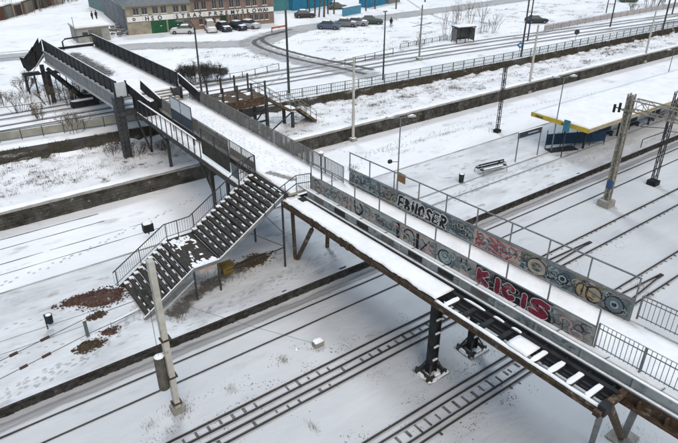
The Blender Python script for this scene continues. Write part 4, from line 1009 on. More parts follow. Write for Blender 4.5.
for k in range(4):
    p, q = w0 + dd * (k / 4 + .005), w0 + dd * ((k + 1) / 4 - .005); MB().beam(p + V((0, 0, PZ + .95)), q + V((0, 0, PZ + .95)), .06, 1.1).build('board', NAVY, sh)
for k in range(5): p = w0 + dd * (k / 4); MB().beam(p + V((0, 0, PZ)), p + V((0, 0, PZ + 1.9)), .06).build('post', DSTEEL, sh)
p = V((47.35, 29.1, PZ)); MB().beam(p, p + V((0, 0, 2.6)), .08).build('post', DSTEEL, sh); MB().box((p.x - .05, p.y - .32, PZ + 2.5), (p.x + .02, p.y + .32, PZ + 3.6)).build('tall_board', TEALP, sh)
MB().beam(w0 + V((-.3, -.5, PZ + .04)), w0 + V((2.6, -1.6, PZ + .04)), 1.1, .05).build('base_slab', DSTEEL, sh)
for k in range(3):
    x = 54.5 + k * 5; t = thing('bench', ['dark bench behind the pale lattice mast, under the canopy', 'dark bench under the canopy between the two masts', 'farthest dark bench under the canopy'][k], 'bench', (x, 29.6, PZ))
    MB().box((x, 29.4, PZ + .42), (x + 2.2, 29.85, PZ + .48)).build('seat', DSTEEL, t); MB().box((x, 29.85, PZ + .55), (x + 2.2, 29.9, PZ + 1.0)).build('backrest', NAVY, t)
    for xx in (x + .2, x + 2.0): MB().box((xx - .04, 29.45, PZ), (xx + .04, 29.8, PZ + .42)).build('leg', DSTEEL, t)

# ------------------------------------------------------------------ catenary masts and the gantry
def lattice(p, q, w_, m, o, name='lattice', bays=8, chord=.08, up=(0, 1, 0)):
    p, q = V(p), V(q); d = (q - p).normalized(); a = d.cross(V(up)).normalized(); u = a.cross(d)
    cs = [(a * i + u * j) * w_ / 2 for i, j in ((-1, -1), (1, -1), (1, 1), (-1, 1))]
    b = MB()
    for c in cs: b.beam(p + c, q + c, chord)
    b.build('chord', m, o)
    b = MB(); L_ = (q - p)
    for k in range(bays):
        for i in range(4):
            c, c2 = cs[i], cs[(i + 1) % 4]
            if k % 2: c, c2 = c2, c
            b.beam(p + c + L_ * (k / bays), p + c2 + L_ * ((k + 1) / bays), chord * .5)
            b.beam(p + cs[i] + L_ * (k / bays), p + cs[(i + 1) % 4] + L_ * (k / bays), chord * .45)
    b.build('lacing', m, o, kind='stuff')
GP = V((42.76, 21.5, 0))
gn = thing('gantry', 'pale weathered lattice gantry over the tracks with a small blue sign on its mast', 'gantry', tuple(GP))
MB().box((GP.x - .5, GP.y - .5, -.1), (GP.x + .5, GP.y + .5, .6)).build('footing', CONC, gn)
GAN = mat('gantry_paint', (.33, .32, .28), (.21, .19, .155), .75, 3., .2, 15., c3=(.16, .12, .08), s3=3, t3=.55)
lattice(GP + V((0, 0, .55)), GP + V((0, 0, 9.3)), .36, GAN, gn, bays=12, chord=.10, up=(0, 1, 0))
MB().box((GP.x - .08, GP.y - .14, .6), (GP.x + .08, GP.y + .14, 9.2)).build('core', GAN, gn)
lattice(GP + V((0, -.3, 8.55)), GP + V((0, -17, 8.55)), .8, GAN, gn, bays=18, chord=.08, up=(0, 0, 1))
MB().box((GP.x - .35, GP.y - .35, 8.0), (GP.x + .35, GP.y + .35, 8.14)).build('head_plate', GAN, gn)
MB().beam(GP + V((-.3, -.1, 1.75)), GP + V((-.3, -.1, 2.35)), .5, .05, up=(1, 0, 0)).build('number_sign', flat('blue_sign', (.05, .12, .25)), gn)
b = MB().beam(GP + V((0, 0, 8.0)), GP + V((-.2, 1.0, 8.1)), .07)
b.tube([GP + V((-.2, 1.0, 7.7)), GP + V((-.2, 1.0, 8.3))], .10, 8); b.tube([GP + V((-.2, .6, 7.8)), GP + V((-.2, .6, 8.5))], .10, 8); b.build('insulator', BLACK, gn)
b = MB().beam(GP + V((0, -3, 8.1)), GP + V((.1, -3, 6.6)), .06); b.beam(GP + V((0, -3, 7.3)), GP + V((2.2, -3, 6.7)), .05); b.beam(GP + V((0, -6.6, 8.1)), GP + V((0, -6.6, 6.4)), .06); b.build('hanger', DSTEEL, gn)
MP = V((49.9, 21.4, 0))
for k, (yy, zz, lb_) in enumerate(((18.8, 6.5, 'contact wire over the track nearer the platform'), (18.8, 7.6, 'carrier wire over the track nearer the platform'), (13.6, 6.4, 'contact wire over the track farthest from the platform'), (13.6, 7.6, 'carrier wire over the track farthest from the platform'))):
    wire([(GP.x, yy, zz), (70, yy, zz - .15 * (k % 2)), (110, yy, zz), (160, yy, zz)], .010, lb_, name='contact_wire' if k % 2 == 0 else 'carrier_wire')
lm = thing('lattice_mast', 'thin dark lattice mast right of the pale gantry mast', 'mast', tuple(MP))
MB().box((MP.x - .4, MP.y - .4, -.1), (MP.x + .4, MP.y + .4, .45)).build('footing', BLACK, lm)
lattice(MP + V((0, 0, .4)), MP + V((0, 0, 8.3)), .34, DSTEEL, lm, bays=7, chord=.06)
b = MB().beam(MP + V((0, 0, 5.2)), MP + V((-4.5, .2, 6.2)), .05); b.beam(MP + V((0, 0, 7.0)), MP + V((-4.5, .2, 6.2)), .04); b.beam(MP + V((0, 0, 5.0)), MP + V((-3.5, .2, 4.9)), .05); b.beam(MP + V((-3.5, .2, 4.9)), MP + V((-3.5, .2, 4.2)), .05); b.build('cantilever', DSTEEL, lm)
p = at(497, 132, 0); o = thing('lattice_mast', 'dark lattice mast standing alone between the platform and the stone wall', 'mast', tuple(p))
lattice(p + V((0, 0, .1)), p + V((0, 0, up_from(p, 504, 66))), .26, DSTEEL, o, bays=7, chord=.05); MB().box((p.x - .3, p.y - .3, -.05), (p.x + .3, p.y + .3, .3)).build('footing', BLACK, o)
MB().box((p.x - .05, p.y - .3, 3.6), (p.x + .3, p.y - .2, 4.1)).build('sign', DSTEEL, o)
def conc_pole(px, py, tx, ty, z, label, m=POLE, r=.17, r2=.11, foot=True, extra=None, cat='pole', name='pole'):
    p = at(px, py, z); h = up_from(p, tx, ty); o = thing(name, label, cat, tuple(p))
    MB().tube([p, (p.x, p.y, h)], r, 10, r2).build('shaft', m, o)
    if foot: MB().box((p.x - .32, p.y - .32, z - .1), (p.x + .32, p.y + .32, z + .35)).build('footing', CONC, o); MB().pad((p.x - .3, p.y - .3, z + .351), (p.x + .3, p.y + .3, z + .40)).build('snow', SNOWC, o)
    return o, p, h
conc_pole(353, 141, 354, 57, 0, 'pale round pole in front of the stone wall, near the middle of the photo')
conc_pole(528, 93, 538.5, 25, 0, 'pale round pole at the wall, the one left of the green street railing stretch')
conc_pole(643.5, 63, 655, 11, 0, 'pale round pole at the stone wall near the right edge')
# ------------------------------------------------------------------ street poles and lamps
o, p, h = conc_pole(202, 95, 187.5, 28, L2, 'dark leaning street lamp with a curved arm behind the rusty stairs', DSTEEL, .12, .08, False, name='street_lamp', cat='street lamp')
MB().tube([(p.x, p.y, h - .1), (p.x - .2, p.y + .3, h + .6), (p.x - 1.0, p.y + .8, h + .75)], .05, 6).build('arm', DSTEEL, o); MB().box((p.x - 1.7, p.y + .6, h + .65), (p.x - .9, p.y + 1.0, h + .82)).build('lamp_head', GREY, o)
o, p, h = conc_pole(289, 93, 289, 10, L2, 'tall grey pole standing in the street snow beside the tram rails', PIER, .16, .11, False)
o, p, h = conc_pole(383, 80, 385, 12, L2, 'slim grey street lamp next to the end of the tyre tracks', PIER, .12, .07, False, name='street_lamp', cat='street lamp')
MB().box((p.x - .25, p.y - .1, h), (p.x + .25, p.y + .15, h + .12)).build('lamp_head', GREY, o)
o, p, h = conc_pole(419, 60, 422, 5, L2, 'street pole with thin star-shaped decoration arms left of the tram shelter', GREY, .13, .09, True)
b = MB(); c = V((p.x, p.y, up_from(p, 420.5, 25)))
for k in range(8):
    a = k * pi / 4; b.tube([c, c + V((cos(a) * 1.7, sin(a) * 1.7, .5 * sin(a * 3)))], .018, 4)
b.build('decoration', PIER, o)
o, p, h = conc_pole(521, 57, 530, -2, L2, 'dark pole beside a blue and white diamond sign', DSTEEL, .14, .1, False)
o2, p2, h2 = conc_pole(527.5, 41, 532, -6, L2, 'grey pole with decoration arms behind the parked dark car', PIER, .12, .09, False)
b = MB(); c = V((p2.x, p2.y, up_from(p2, 530, 12)))
for k in range(6): a = k * pi / 3; b.tube([c, c + V((cos(a) * 1.7, sin(a) * 1.7, .5 * sin(a * 3)))], .02, 4)
b.build('decoration', PIER, o2)
conc_pole(610, 27, 616, -6, L2, 'pole with a dark box near the top right, right one of a leaning pair', PIER, .13, .1, False)
conc_pole(606, 13, 613, -6, L2, 'thin pole near the top right, left one of a leaning pair', PIER, .11, .08, False)
conc_pole(661, 36, 670, -5, L2, 'dark pole beside the street railing at the top right corner', DSTEEL, .15, .11, False)
conc_pole(672, 14, 676, -6, L2, 'short visible dark pole base at the extreme top right', DSTEEL, .14, .11, False)
def sign(px, py, tx, ty, label, m, diamond=False, r=.35):
    p = at(px, py, L2); h = up_from(p, tx, ty); o = thing('road_sign', label, 'sign', tuple(p)); MB().tube([p, (p.x, p.y, h)], .04, 6).build('pole', GREY, o)
    n = 4 if diamond else 14; v = V((-.6, -.8, 0)); a_ = V((-.8, .6, 0)) * -1
    c = V((p.x, p.y, h)) + v * .06; pts = [c + a_ * (r * cos(2 * pi * k / n)) + V((0, 0, r * sin(2 * pi * k / n))) for k in range(n)]
    b = MB().add([q for q in pts] + [q + v * .03 for q in pts], [tuple(range(n)), tuple(range(2 * n - 1, n - 1, -1))] + [(i, (i + 1) % n, (i + 1) % n + n, i + n) for i in range(n)]); b.build('sign_plate', m, o)
    return o, c, a_, v
o, c, a_, v = sign(518.5, 57, 519, 45, 'blue diamond sign with a white centre beside the tram street', flat('sign_blue', (.03, .16, .30)), True, .5)
b = MB(); q = c + v * .035; b.add([q + a_ * .2, q + V((0, 0, .2)), q - a_ * .2, q - V((0, 0, .2)), q + a_ * .2 + v * .01, q + V((0, 0, .2)) + v * .01, q - a_ * .2 + v * .01, q - V((0, 0, .2)) + v * .01], [(0, 1, 2, 3), (7, 6, 5, 4), (0, 4, 5, 1), (1, 5, 6, 2), (2, 6, 7, 3), (3, 7, 4, 0)]); b.build('sign_mark', WHITEP, o)
sign(575, 42, 575.5, 32, 'round dark sign seen from behind, by the tram rails', flat('sign_dark', (.05, .06, .08)), False, .42)
# ------------------------------------------------------------------ tram tracks, fences
for k, (a, b_) in enumerate((((400, 57), (489, 44)), ((400, 49), (489, 36.5)))):
    pass
for k, off in enumerate((0., 3.9)):
    t = thing('tram_track', ['tram track nearer the street railing, grooved in wet snow', 'tram track farther from the street railing'][k], 'tram track', (50, 61.5 + off, L2))
    for r_ in (0, 1.43):
        pts = [(x, lerp_tab([(-60, 66), (5, 64.2), (30, 63.5), (59, 62.3), (77, 60.9), (125, 56.0), (300, 42)], x) + off + r_ - 1.0, L2 + .028) for x in (-60, 5, 30, 59, 77, 100, 125, 170, 300)]
        b = MB()
        for p, q in zip(pts, pts[1:]): b.beam(p, q, .1, .05)
        b.ch = []; b.build('rail', RAILM, t)
    P = [(x, lerp_tab([(-60, 66), (5, 64.2), (30, 63.5), (59, 62.3), (77, 60.9), (125, 56.0), (300, 42)], x) + off - .3) for x in (-60, 5, 30, 59, 77, 100, 125, 170, 300)]
    struct(strip('tram_bed', P, 3.4, fade_mat('tram_slush%d' % k, (.38, .38, .385), sc=.7, thr=.36, stretch=(.12, 1, 1)), L2 + .014 + k * .004, e=(0, .8, .35, .35, .8, 0), step=3, jit=.3))
def fence(name, label, pts, h, z, st, mpost, mrail, panels=None, rails=2, net=False, cat='fence', pr=.07):
    pts = [V((p[0], p[1], z)) for p in pts]; o = thing(name, label, cat, tuple(pts[len(pts) // 2]))
    P = []
    for p, q in zip(pts, pts[1:]):
        n = max(1, round((q - p).length / st)); P += [p.lerp(q, k / n) for k in range(n)]
    P.append(pts[-1]); many = len(P) > 150
    b = MB()
    for p in P: MB().beam(p, p + V((0, 0, h)), pr).build('post', mpost, o) if not many else b.beam(p, p + V((0, 0, h)), pr)
    if many: b.build('post', mpost, o, kind='stuff')
    for k in range(rails):
        b = MB(); zz = h - .03 - k * (h - .2) / max(1, rails - 1)
        for p, q in zip(pts, pts[1:]): b.beam(p + V((0, 0, zz)), q + V((0, 0, zz)), .05)
        b.build('rail', mrail, o)
    if panels is not None:
        for p, q in zip(P, P[1:]):
            d = (q - p) * .02; MB().beam(p + d + V((0, 0, h * .52)), q - d + V((0, 0, h * .52)), .03, h * .72).build('panel', panels, o)
    if net:
        b = MB()
        for p, q in zip(P, P[1:]):
            for k in range(8): c = p.lerp(q, (k + .5) / 8); b.beam(c + V((0, 0, .1)), c + V((0, 0, h - .05)), .03)
        b.build('bars', mrail, o, kind='stuff')
    return o
PGREEN = mat('faded_green_board', (.31, .31, .27), (.20, .20, .175), .7, .6, c3=(.10, .11, .08), s3=.4, t3=.62)
fence('board_fence', 'faded green board fence along the tram street left of the bridge pier', [(-20, 61.8), (5, 59.7), (16, 58.3), (23, 57.6)], 1.05, L2, 1.75, PIER, PIER, panels=PGREEN)
fence('street_railing', 'long green-grey street railing on top of the slope right of the footbridge', [(26, 56.2), (47, 54.5), (70, 53.5), (116, 52.9), (160, 52.3)], 1.1, L2, 2.0, GREY, flat('green_rail', (.09, .125, .11)), rails=3, net=True)
fence('street_barrier', 'low dark barrier along the far edge of the tram street, left stretch', [(22, 67.4), (34, 66.9), (40, 68.0)], .9, L2, 1.8, DSTEEL, GREY)
fence('street_barrier', 'low dark barrier between the road bend and the slim street lamp', [tuple(at(345, 66, L2))[:2], tuple(at(393, 54.5, L2))[:2]], .9, L2, 1.9, DSTEEL, DSTEEL)
fence('street_barrier', 'low barrier left of the tram shelter', [tuple(at(400, 49, L2))[:2], tuple(at(447, 40, L2))[:2]], .8, L2, 1.8, GREY, GREY, net=True)
fence('panel_fence', 'pinkish pale panel fence on the far side of the tram rails at the upper right', [tuple(at(544, 31.5, L2))[:2], tuple(at(600, 21, L2))[:2], tuple(at(690, 5, L2))[:2]], 1.1, L2, 2.4, flat('mauve_post', (.22, .20, .21)), GREY, panels=flat('pinkish_panel', (.40, .37, .37)))
fence('post_row', 'dark posts and rail along the tram street under the black girder span', [(2, 69.5), (8, 68.5), (18, 67.2)], .8, L2, 2.6, DSTEEL, DSTEEL, rails=1)
fence('wire_fence', 'dark fence at the upper left behind the far end of the bridge', [tuple(at(0, 60, L2))[:2], tuple(at(30, 57, L2))[:2]], 1., L2, 3, GREY, GREY)

# ------------------------------------------------------------------ black girder span
gs = thing('girder_bridge', 'black plate-girder span with tall dark parapets over the tram street', 'bridge', (16.5, 63, 0))
def gx(y, side): t = (y - 52.2) / 23.1; return (14.2 - .9 * t) if side < 0 else (19.7 - .85 * t)
GD = 6.8
GY0, GY1 = 52.1, 75.4
nb = 16
for side in (-1, 1):
    for k in range(nb):
        a = GY0 + (GY1 - GY0) * k / nb; c = GY0 + (GY1 - GY0) * (k + 1) / nb
        MB().beam((gx(a, side), a + .02, GD + .78), (gx(c, side), c - .02, GD + .78), .07, 1.1).build('parapet_panel', BLACK, gs)
        MB().beam((gx(a, side) - .0, a, GD + .1), (gx(a, side), a, GD + 1.36), .16).build('parapet_post', BLACK, gs)
    MB().beam((gx(GY0, side), GY0, GD + 1.38), (gx(GY1, side), GY1, GD + 1.38), .16, .07).build('top_rail', BLACK, gs)
    MB().beam((gx(GY0, side) + .02, GY0, GD + 1.43), (gx(GY1, side) + .02, GY1, GD + 1.43), .07, .03).build('snow', SNOWC, gs)
    for k in range(8):
        a = GY0 + (GY1 - GY0) * k / 8; c = GY0 + (GY1 - GY0) * (k + 1) / 8
        MB().beam((gx(a, side) - .12 * -side, a + .01, 6.35), (gx(c, side) - .12 * -side, c - .01, 6.35), .05, 1.25).build('girder_web', WEB, gs)
    MB().beam((gx(GY0, side) + side * .18, GY0, 5.73), (gx(GY1, side) + side * .18, GY1, 5.73), .42, .07).build('lower_flange', LGREY, gs)
    MB().beam((gx(GY0, side) + side * .22, GY0, 7.0), (gx(GY1, side) + side * .22, GY1, 7.0), .16, .05).build('upper_flange', LGREY, gs)
b = MB().poly([(gx(GY0, -1) + .05, GY0, GD - .05), (gx(GY0, 1) - .05, GY0, GD - .05), (gx(GY1, 1) - .05, GY1, GD - .05), (gx(GY1, -1) + .05, GY1, GD - .05)], .15); b.build('deck', CONC, gs)
DECKD = mat('deck_thawed', (.80, .81, .83), (.74, .75, .77), .7, .8, .4, 4., c3=(.19, .185, .175), s3=.33, t3=.50)
strip_slab(lambda y: gx(y, -1) + .08, lambda y: gx(y, 1) - .08, frange(GY0, GY1, .6), GD - .048, GD + .05, 8, .02).build('snow', SNOWC, gs, kind='stuff', smooth=True)
b = MB(); b.e = []
rnd = random.Random(2)
for i in range(15):
    y = GY0 + 5 + (GY1 - GY0 - 6) * i / 14; e_ = min(1, i / 3, (14 - i) / 2)
    for k in range(5): b.v.append((gx(y, -1) + .4 + k * 1.0, y, GD + .085)); b.e.append([.55, .85, .8, .35, 0][k] * e_)
for i in range(14):
    for k in range(4): a = 5 * i + k; b.f.append((a, a + 1, a + 6, a + 5))
b.build('thawed_patch', fade_mat('thaw', (.10, .098, .09), edge=(.80, .82, .84), sc=2.2, thr=.46), gs)
MB().box((gx(GY1, -1), GY1, GD - .1), (gx(GY1, 1), GY1 + .12, GD + .3)).build('end_kerb', BLACK, gs)
MB().tube([(gx(GY1, -1) + 2.0, GY1 - .6, GD + .1), (gx(GY1, -1) + 2.0, GY1 - .6, GD + 1.0), (gx(GY1, -1) + 2.4, GY1 - .3, GD + 1.2), (gx(GY1, 1), GY1 - .2, GD + 1.3)], .09, 6).build('end_rail', BLACK, gs)
# end portal at the footbridge side and three steps down
MB().box((13.9, 51.6, 6.95), (14.9, 51.75, 8.15)).build('end_panel', PALEP, gs)
for x in (13.88, 14.93): MB().box((x - .05, 51.55, 6.9), (x + .05, 51.8, 8.25)).build('end_post', BLACK, gs)
for k in range(5):
    MB().box((16.7, 52.0 - .34 * (k + 1), DZ), (19.4, 52.0 - .34 * k - .03, GD - .17 * (k + 1))).build('step', CONC, gs)
    MB().pad((16.75, 52.0 - .34 * (k + 1) + .05, GD - .17 * (k + 1) + .001), (19.35, 52.0 - .34 * k - .09, GD - .17 * (k + 1) + .04)).build('snow', SNOWC, gs)
for (x0_, x1_) in ((15.0, 15.7), (16.3, 16.75), (19.9, 20.3)):
    b = MB().beam((x0_, 52.0, 7.6), (x1_, 48.6, 6.6), .06, .9); b.build('wing_panel', BLACK, gs)
    MB().beam((x0_, 52.05, 8.08), (x1_, 48.55, 7.08), .09, .05).build('snow', SNOWC, gs)
MB().box((15.4, 49.2, 5.5), (16.7, 52.0, 6.7)).build('bearing_block', BLACK, gs)
MB().pad((15.42, 49.3, 6.701), (16.65, 51.9, 6.78)).build('snow', SNOWC, gs)
# pier at the near end
for x, nm in ((13.95, 'a'), (19.3, 'b')):
    y = 51.4; zb = L1 - .1; b = MB()
    for s_ in (-1, 1): b.add([(x + s_ * .28 - .04, y - .32, zb), (x + s_ * .28 + .04, y - .32, zb), (x + s_ * .28 + .04, y + .32, zb), (x + s_ * .28 - .04, y + .32, zb), (x + s_ * .38 - .04, y - .4, 7.0), (x + s_ * .38 + .04, y - .4, 7.0), (x + s_ * .38 + .04, y + .4, 7.0), (x + s_ * .38 - .04, y + .4, 7.0)], [(0, 3, 2, 1), (4, 5, 6, 7), (0, 1, 5, 4), (1, 2, 6, 5), (2, 3, 7, 6), (3, 0, 4, 7)])
    o = b.build('pier_column', PIER, gs)
    MB().add([(x - .24, y - .1, zb), (x + .24, y - .1, zb), (x + .24, y + .1, zb), (x - .24, y + .1, zb), (x - .34, y - .1, 6.95), (x + .34, y - .1, 6.95), (x + .34, y + .1, 6.95), (x - .34, y + .1, 6.95)], [(0, 3, 2, 1), (4, 5, 6, 7), (0, 1, 5, 4), (1, 2, 6, 5), (2, 3, 7, 6), (3, 0, 4, 7)]).build('web', PIER, o)
    b = MB()
    for k in range(12):
        for s_ in (-1, 1): b.tube([(x + s_ * .28, y - .34 - .0075 * k, 2. + .4 * k), (x + s_ * .28, y - .37 - .0075 * k, 2. + .4 * k)], .018, 6)
    b.build('rivet', LGREY, o, kind='stuff')
MB().box((13.5, 51.15, 5.3), (19.8, 51.65, 5.68)).build('pier_beam', PIER, gs)
# braces beside the pier
for a_, c_ in (((147, 125), (152, 152)), ((163, 135), (152, 152))):
    z1 = 5.1; y_ = 48.5; p = atY(*a_, y_ ); q = at(c_[0], c_[1], L1); MB().beam((p.x, q.y, z1), q, .14).build('brace', DSTEEL, gs)
# far end: stairs going down at the left, on dark portal frames
fs_ = thing('end_stairs', 'dark covered stairs with stepped parapet at the far left end of the bridge', 'staircase', (12, 75, L2))
for dy_, mm in ((0, BLACK), (1.5, BLACK)):
    for quad in (((41, 40), (34.5, 51), (37, 67), (44, 57)), ((35, 49), (29.8, 57.5), (31.5, 70), (37.2, 65)), ((30.2, 56), (26.8, 60.5), (28.5, 71.5), (31.7, 69.5)), ((27, 61), (22, 59.5), (26.5, 70.5), (28.7, 71.5))):
        q = [atY(x, y, GY1 - .1) + V((0, dy_, 0)) for x, y in quad]; Q2 = [p + V((0, .09, 0)) for p in q]
        MB().add(q + Q2, [(0, 1, 2, 3), (7, 6, 5, 4), (0, 4, 5, 1), (1, 5, 6, 2), (2, 6, 7, 3), (3, 7, 4, 0)]).build('parapet_panel', mm, fs_)
for k in range(9):
    t = k / 9; x = 13.3 - 2.1 * t; z = GD - 1.9 * t - .15; MB().box((x - .24, GY1, z - .06), (x, GY1 + 1.3, z)).build('tread', BLACK, fs_)
p_, q_ = atY(44, 53, GY1 - .25), atY(33, 72, GY1 - .25); MB().beam(p_, q_, .05, .12).build('stringer', LGREY, fs_)
MB().box((10.6, GY1 - .2, 4.35), (12.4, GY1 + 1.5, 4.45)).build('landing', BLACK, fs_)
for (x, y) in ((10.7, 75.3), (11.6, 75.3), (10.8, 76.8), (12.2, 70.3), (12.4, 74.0), (15.8, 70.3), (18.2, 70.3)):
    MB().beam((x, y, L2), (x, y, 4.35 if x < 12 else 5.7), .42 if x > 12 else .16).build('leg', BLACK, fs_)
MB().box((12.0, 70.1, 5.4), (18.6, 70.5, 5.7)).build('portal_beam', BLACK, fs_)
b = MB().beam((12.6, 70.3, 5.6), (15.0, 67.9, 2.6), .3); b.beam((12.6, 72.3, 5.6), (15.2, 70.0, 2.6), .3); b.build('stair_stringer', BLACK, fs_)
for k in range(9): t = (k + .5) / 9; MB().box((12.6 + 2.4 * t - .2, 70.1 - 2.3 * t, 5.4 - 3 * t), (12.6 + 2.4 * t + .2, 72.0 - 2.3 * t, 5.47 - 3 * t)).build('tread', BLACK, fs_)
b = MB()
for x in frange(12.3, 15.6, .55): b.beam((x, 70.3, L2), (x, 70.3, 5.4), .07)
b.build('bar', BLACK, fs_)
for (x, y, l, h_) in ((16.0, 68.4, 2.2, .9), (14.6, 66.9, 2.8, .7), (17.3, 69.5, 2.0, 1.3)):
    b = MB().box((x - l / 2, y - .5, L2), (x + l / 2, y + .5, L2 + h_)); t = b.build('steel_crate', BLACK); tag(t, {2.2: 'dark steel crate under the far end of the girder span', 2.8: 'lower dark steel crate nearest the tram street, under the girder span', 2.0: 'taller dark steel crate behind the others under the girder span'}[l], 'crate')
    MB().pad((x - l / 2 + .05, y - .45, L2 + h_ + .001), (x + l / 2 - .3, y + .4, L2 + h_ + .05)).build('snow', SNOWC, t)

# ------------------------------------------------------------------ rusty side stairs to the tram stop
rs_ = thing('side_stairs', 'rusty side landing and stairs descending from the footbridge towards the tram street', 'staircase', (25, 49, L1))
Z5 = 5.7
P = [at(x, y, Z5) for x, y in ((207, 99), (213, 104), (264, 96), (266, 91), (240, 92))]
lx0, lx1, ly0, ly1 = 20.6, 26.6, 48.0, 51.3
k = 0; x = lx0
while x < lx1 - .1:
    MB().box((x + .01, ly0, Z5 - .07), (x + .30, ly1, Z5)).build('plank', RUSTW, rs_); x += .32
    k += 1
MB().box((lx0, ly0 - .08, Z5 - .75), (lx1, ly0 - .01, Z5 + .02)).build('edge_beam', RUST, rs_)
for zz in (4.2, 3.2, 2.4): MB().box((lx0 + .3, ly0 + .1, zz), (lx1 + .2, ly0 + .25, zz + .14)).build('tie_beam', BLACK, rs_); MB().box((lx0 + .3, ly1 - .25, zz), (lx1 + .2, ly1 - .1, zz + .14)).build('tie_beam', BLACK, rs_)
for x in frange(lx0 + .4, lx1, 1.0): MB().box((x, ly0, Z5 - .4), (x + .14, ly1, Z5 - .1)).build('joist', BLACK, rs_)
MB().box((lx0, ly1 + .01, Z5 - .4), (lx1, ly1 + .08, Z5 + .02)).build('edge_beam', DSTEEL, rs_)
b = MB()
for kk in range(14): xx = random.uniform(lx0, lx1 - .8); yy = random.uniform(ly0 + .3, ly1 - .5); b.pad((xx, yy, Z5 + .001), (xx + random.uniform(.3, .9), yy + random.uniform(.2, .5), Z5 + .04))
b.build('snow', SNOWC, rs_)
x0_, z0_ = lx1, Z5
for (xa, za, xb, zb_, n) in ((26.6, Z5, 30.2, 3.3, 12), (31.2, 3.3, 33.3, 1.6, 9)):
    for kk in range(n):
        t = (kk + .5) / n; x = xa + (xb - xa) * t; z = za + (zb_ - za) * (kk + 1) / n
        tr_ = MB().box((x - .16, 49.4, z - .05), (x + .16, 51.2, z)).build('tread', RUSTW, rs_)
        if kk % 2: MB().pad((x - .13, 49.6, z + .001), (x + .1, 50.8, z + .03)).build('snow', SNOWC, tr_)
    for y in (49.35, 51.25): MB().beam((xa, y, za - .05), (xb, y, zb_ - .05), .07, .26).build('stringer', RUSTW if y < 50 else DSTEEL, rs_)
    b = MB()
    for y in (49.35, 51.25):
        for h_ in (1.05, .6): b.beam((xa, y, za + h_), (xb, y, zb_ + h_), .05)
        for t in (0, .33, .66, 1): b.beam((xa + (xb - xa) * t, y, za + (zb_ - za) * t), (xa + (xb - xa) * t, y, za + (zb_ - za) * t + 1.05), .05)
    b.build('railing', GREY, rs_)
MB().box((30.2, 49.4, 3.2), (31.2, 51.2, 3.3)).build('landing', RUSTW, rs_); MB().pad((30.3, 49.6, 3.301), (31.1, 51.1, 3.35)).build('snow', SNOWC, rs_)
b = MB()
for y in (49.35, 51.25): b.beam((30.2, y, 4.35), (31.2, y, 4.35), .05)
for y in (ly0 - .05, ly1 + .05):
    for xx in frange(lx0 + .2, lx1, 1.6): b.beam((xx, y, Z5), (xx, y, Z5 + 1.5), .14)
b.beam((lx0 + 3, ly1, Z5 + 1.2), (lx1, ly1, Z5 + 1.1), .05); b.beam((lx0, ly0 - .05, Z5 + .9), (lx0 + 4.9, ly0 - .05, Z5 + .75), .05)
b.build('railing', DSTEEL, rs_)
for x in (21.2, 24.2, 27.0, 30.4):
    for y in (48.6, 51.1):
        MB().beam((x, y if x < 30 else y + (.8 if y < 49 else 0), L1), (x, y if x < 30 else y + (.8 if y < 49 else 0), (Z5 if x < 30 else 3.2) - .1), .26).build('leg', DSTEEL, rs_)
b = MB().beam((21.2, 48.6, 1.6), (24.2, 48.6, 4.5), .1); b.beam((24.2, 48.6, 1.6), (27.0, 48.6, 4.5), .1); b.beam((24.2, 48.6, 4.5), (21.2, 48.6, 1.6 + 2), .08); b.beam((27.0, 48.6, 1.7), (30.3, 49.5, 3.0), .1); b.build('brace', DSTEEL, rs_)
o = thing('timber_pile', 'pile of yellowish timber boards at the top of the rusty side stairs', 'timber', (20.9, 51.3, DZ - .6))
for kk in range(7): MB().beam((20.6 + .1 * kk, 50.6 + .1 * kk, 5.4 + .09 * kk), (21.6 + .05 * kk, 53.2 - .2 * kk, 5.5 + .1 * kk), .16, .06).build('board', flat('old_timber', (.30, .22, .12)), o)

# ------------------------------------------------------------------ plants
def blades(name, label, n, fn, h0, h1, m, wd=.02, cat='grass', kind='stuff', lean=.35):
    b = MB()
    for _ in range(n):
        p = fn()
        if p is None: continue
        h = random.uniform(h0, h1); a = random.uniform(0, 6.28); l = random.uniform(0, lean) * h; ww = wd * random.uniform(.6, 1.4); a2 = random.uniform(0, 3.14)
        k = len(b.v); b.v += [(p[0] - ww * cos(a2), p[1] - ww * sin(a2), p[2] - .03), (p[0] + ww * cos(a2), p[1] + ww * sin(a2), p[2] - .03), (p[0] + l * cos(a), p[1] + l * sin(a), p[2] + h)]; b.f.append((k, k + 1, k + 2))
    o = b.build(name, m, kind=kind); return tag(o, label, cat)
def clumped(n, centre, sig):
    'points gathered in tight clumps'
    P = []
    while len(P) < n:
        c_ = centre()
        if c_ is None: continue
        sg = random.uniform(*sig); P += [(c_[0] + random.gauss(0, sg * 1.4), c_[1] + random.gauss(0, sg * .7), c_[2]) for _ in range(int(random.uniform(15, 55) * (sg / sig[1] + .4)))]
    it = iter(P); return lambda: next(it)
def c_terr():
    x = random.uniform(-2, 60) if random.random() < .6 else random.uniform(60, 130); t = random.random() ** .6; y = 46.8 + (Yb(x) - 46.8) * t
    if random.random() > .12 + max(0, N(x, y, 1, .35) + .15) * 1.2 + (.35 if t > .75 else 0): return None
    return (x, y, L1 + .02)
blades('dry_grass', 'dry brown grass tufts poking through the snow on the terrace above the stone wall', 44000, clumped(44000, c_terr, (.06, .5)), .04, .24, DRYD, .012)
def f_slope():
    x = random.uniform(-5, 120); t = random.random(); y = Yb(x) + (Yt(x) - Yb(x)) * t
    if N(x, y, 2, .5) < -.25: return None
    return (x, y, L1 - .05 + (L2 - L1) * t)
blades('dark_slope_grass', 'dark dead grass covering the slope below the tram street', 60000, f_slope, .08, .30, DRYD, .028)
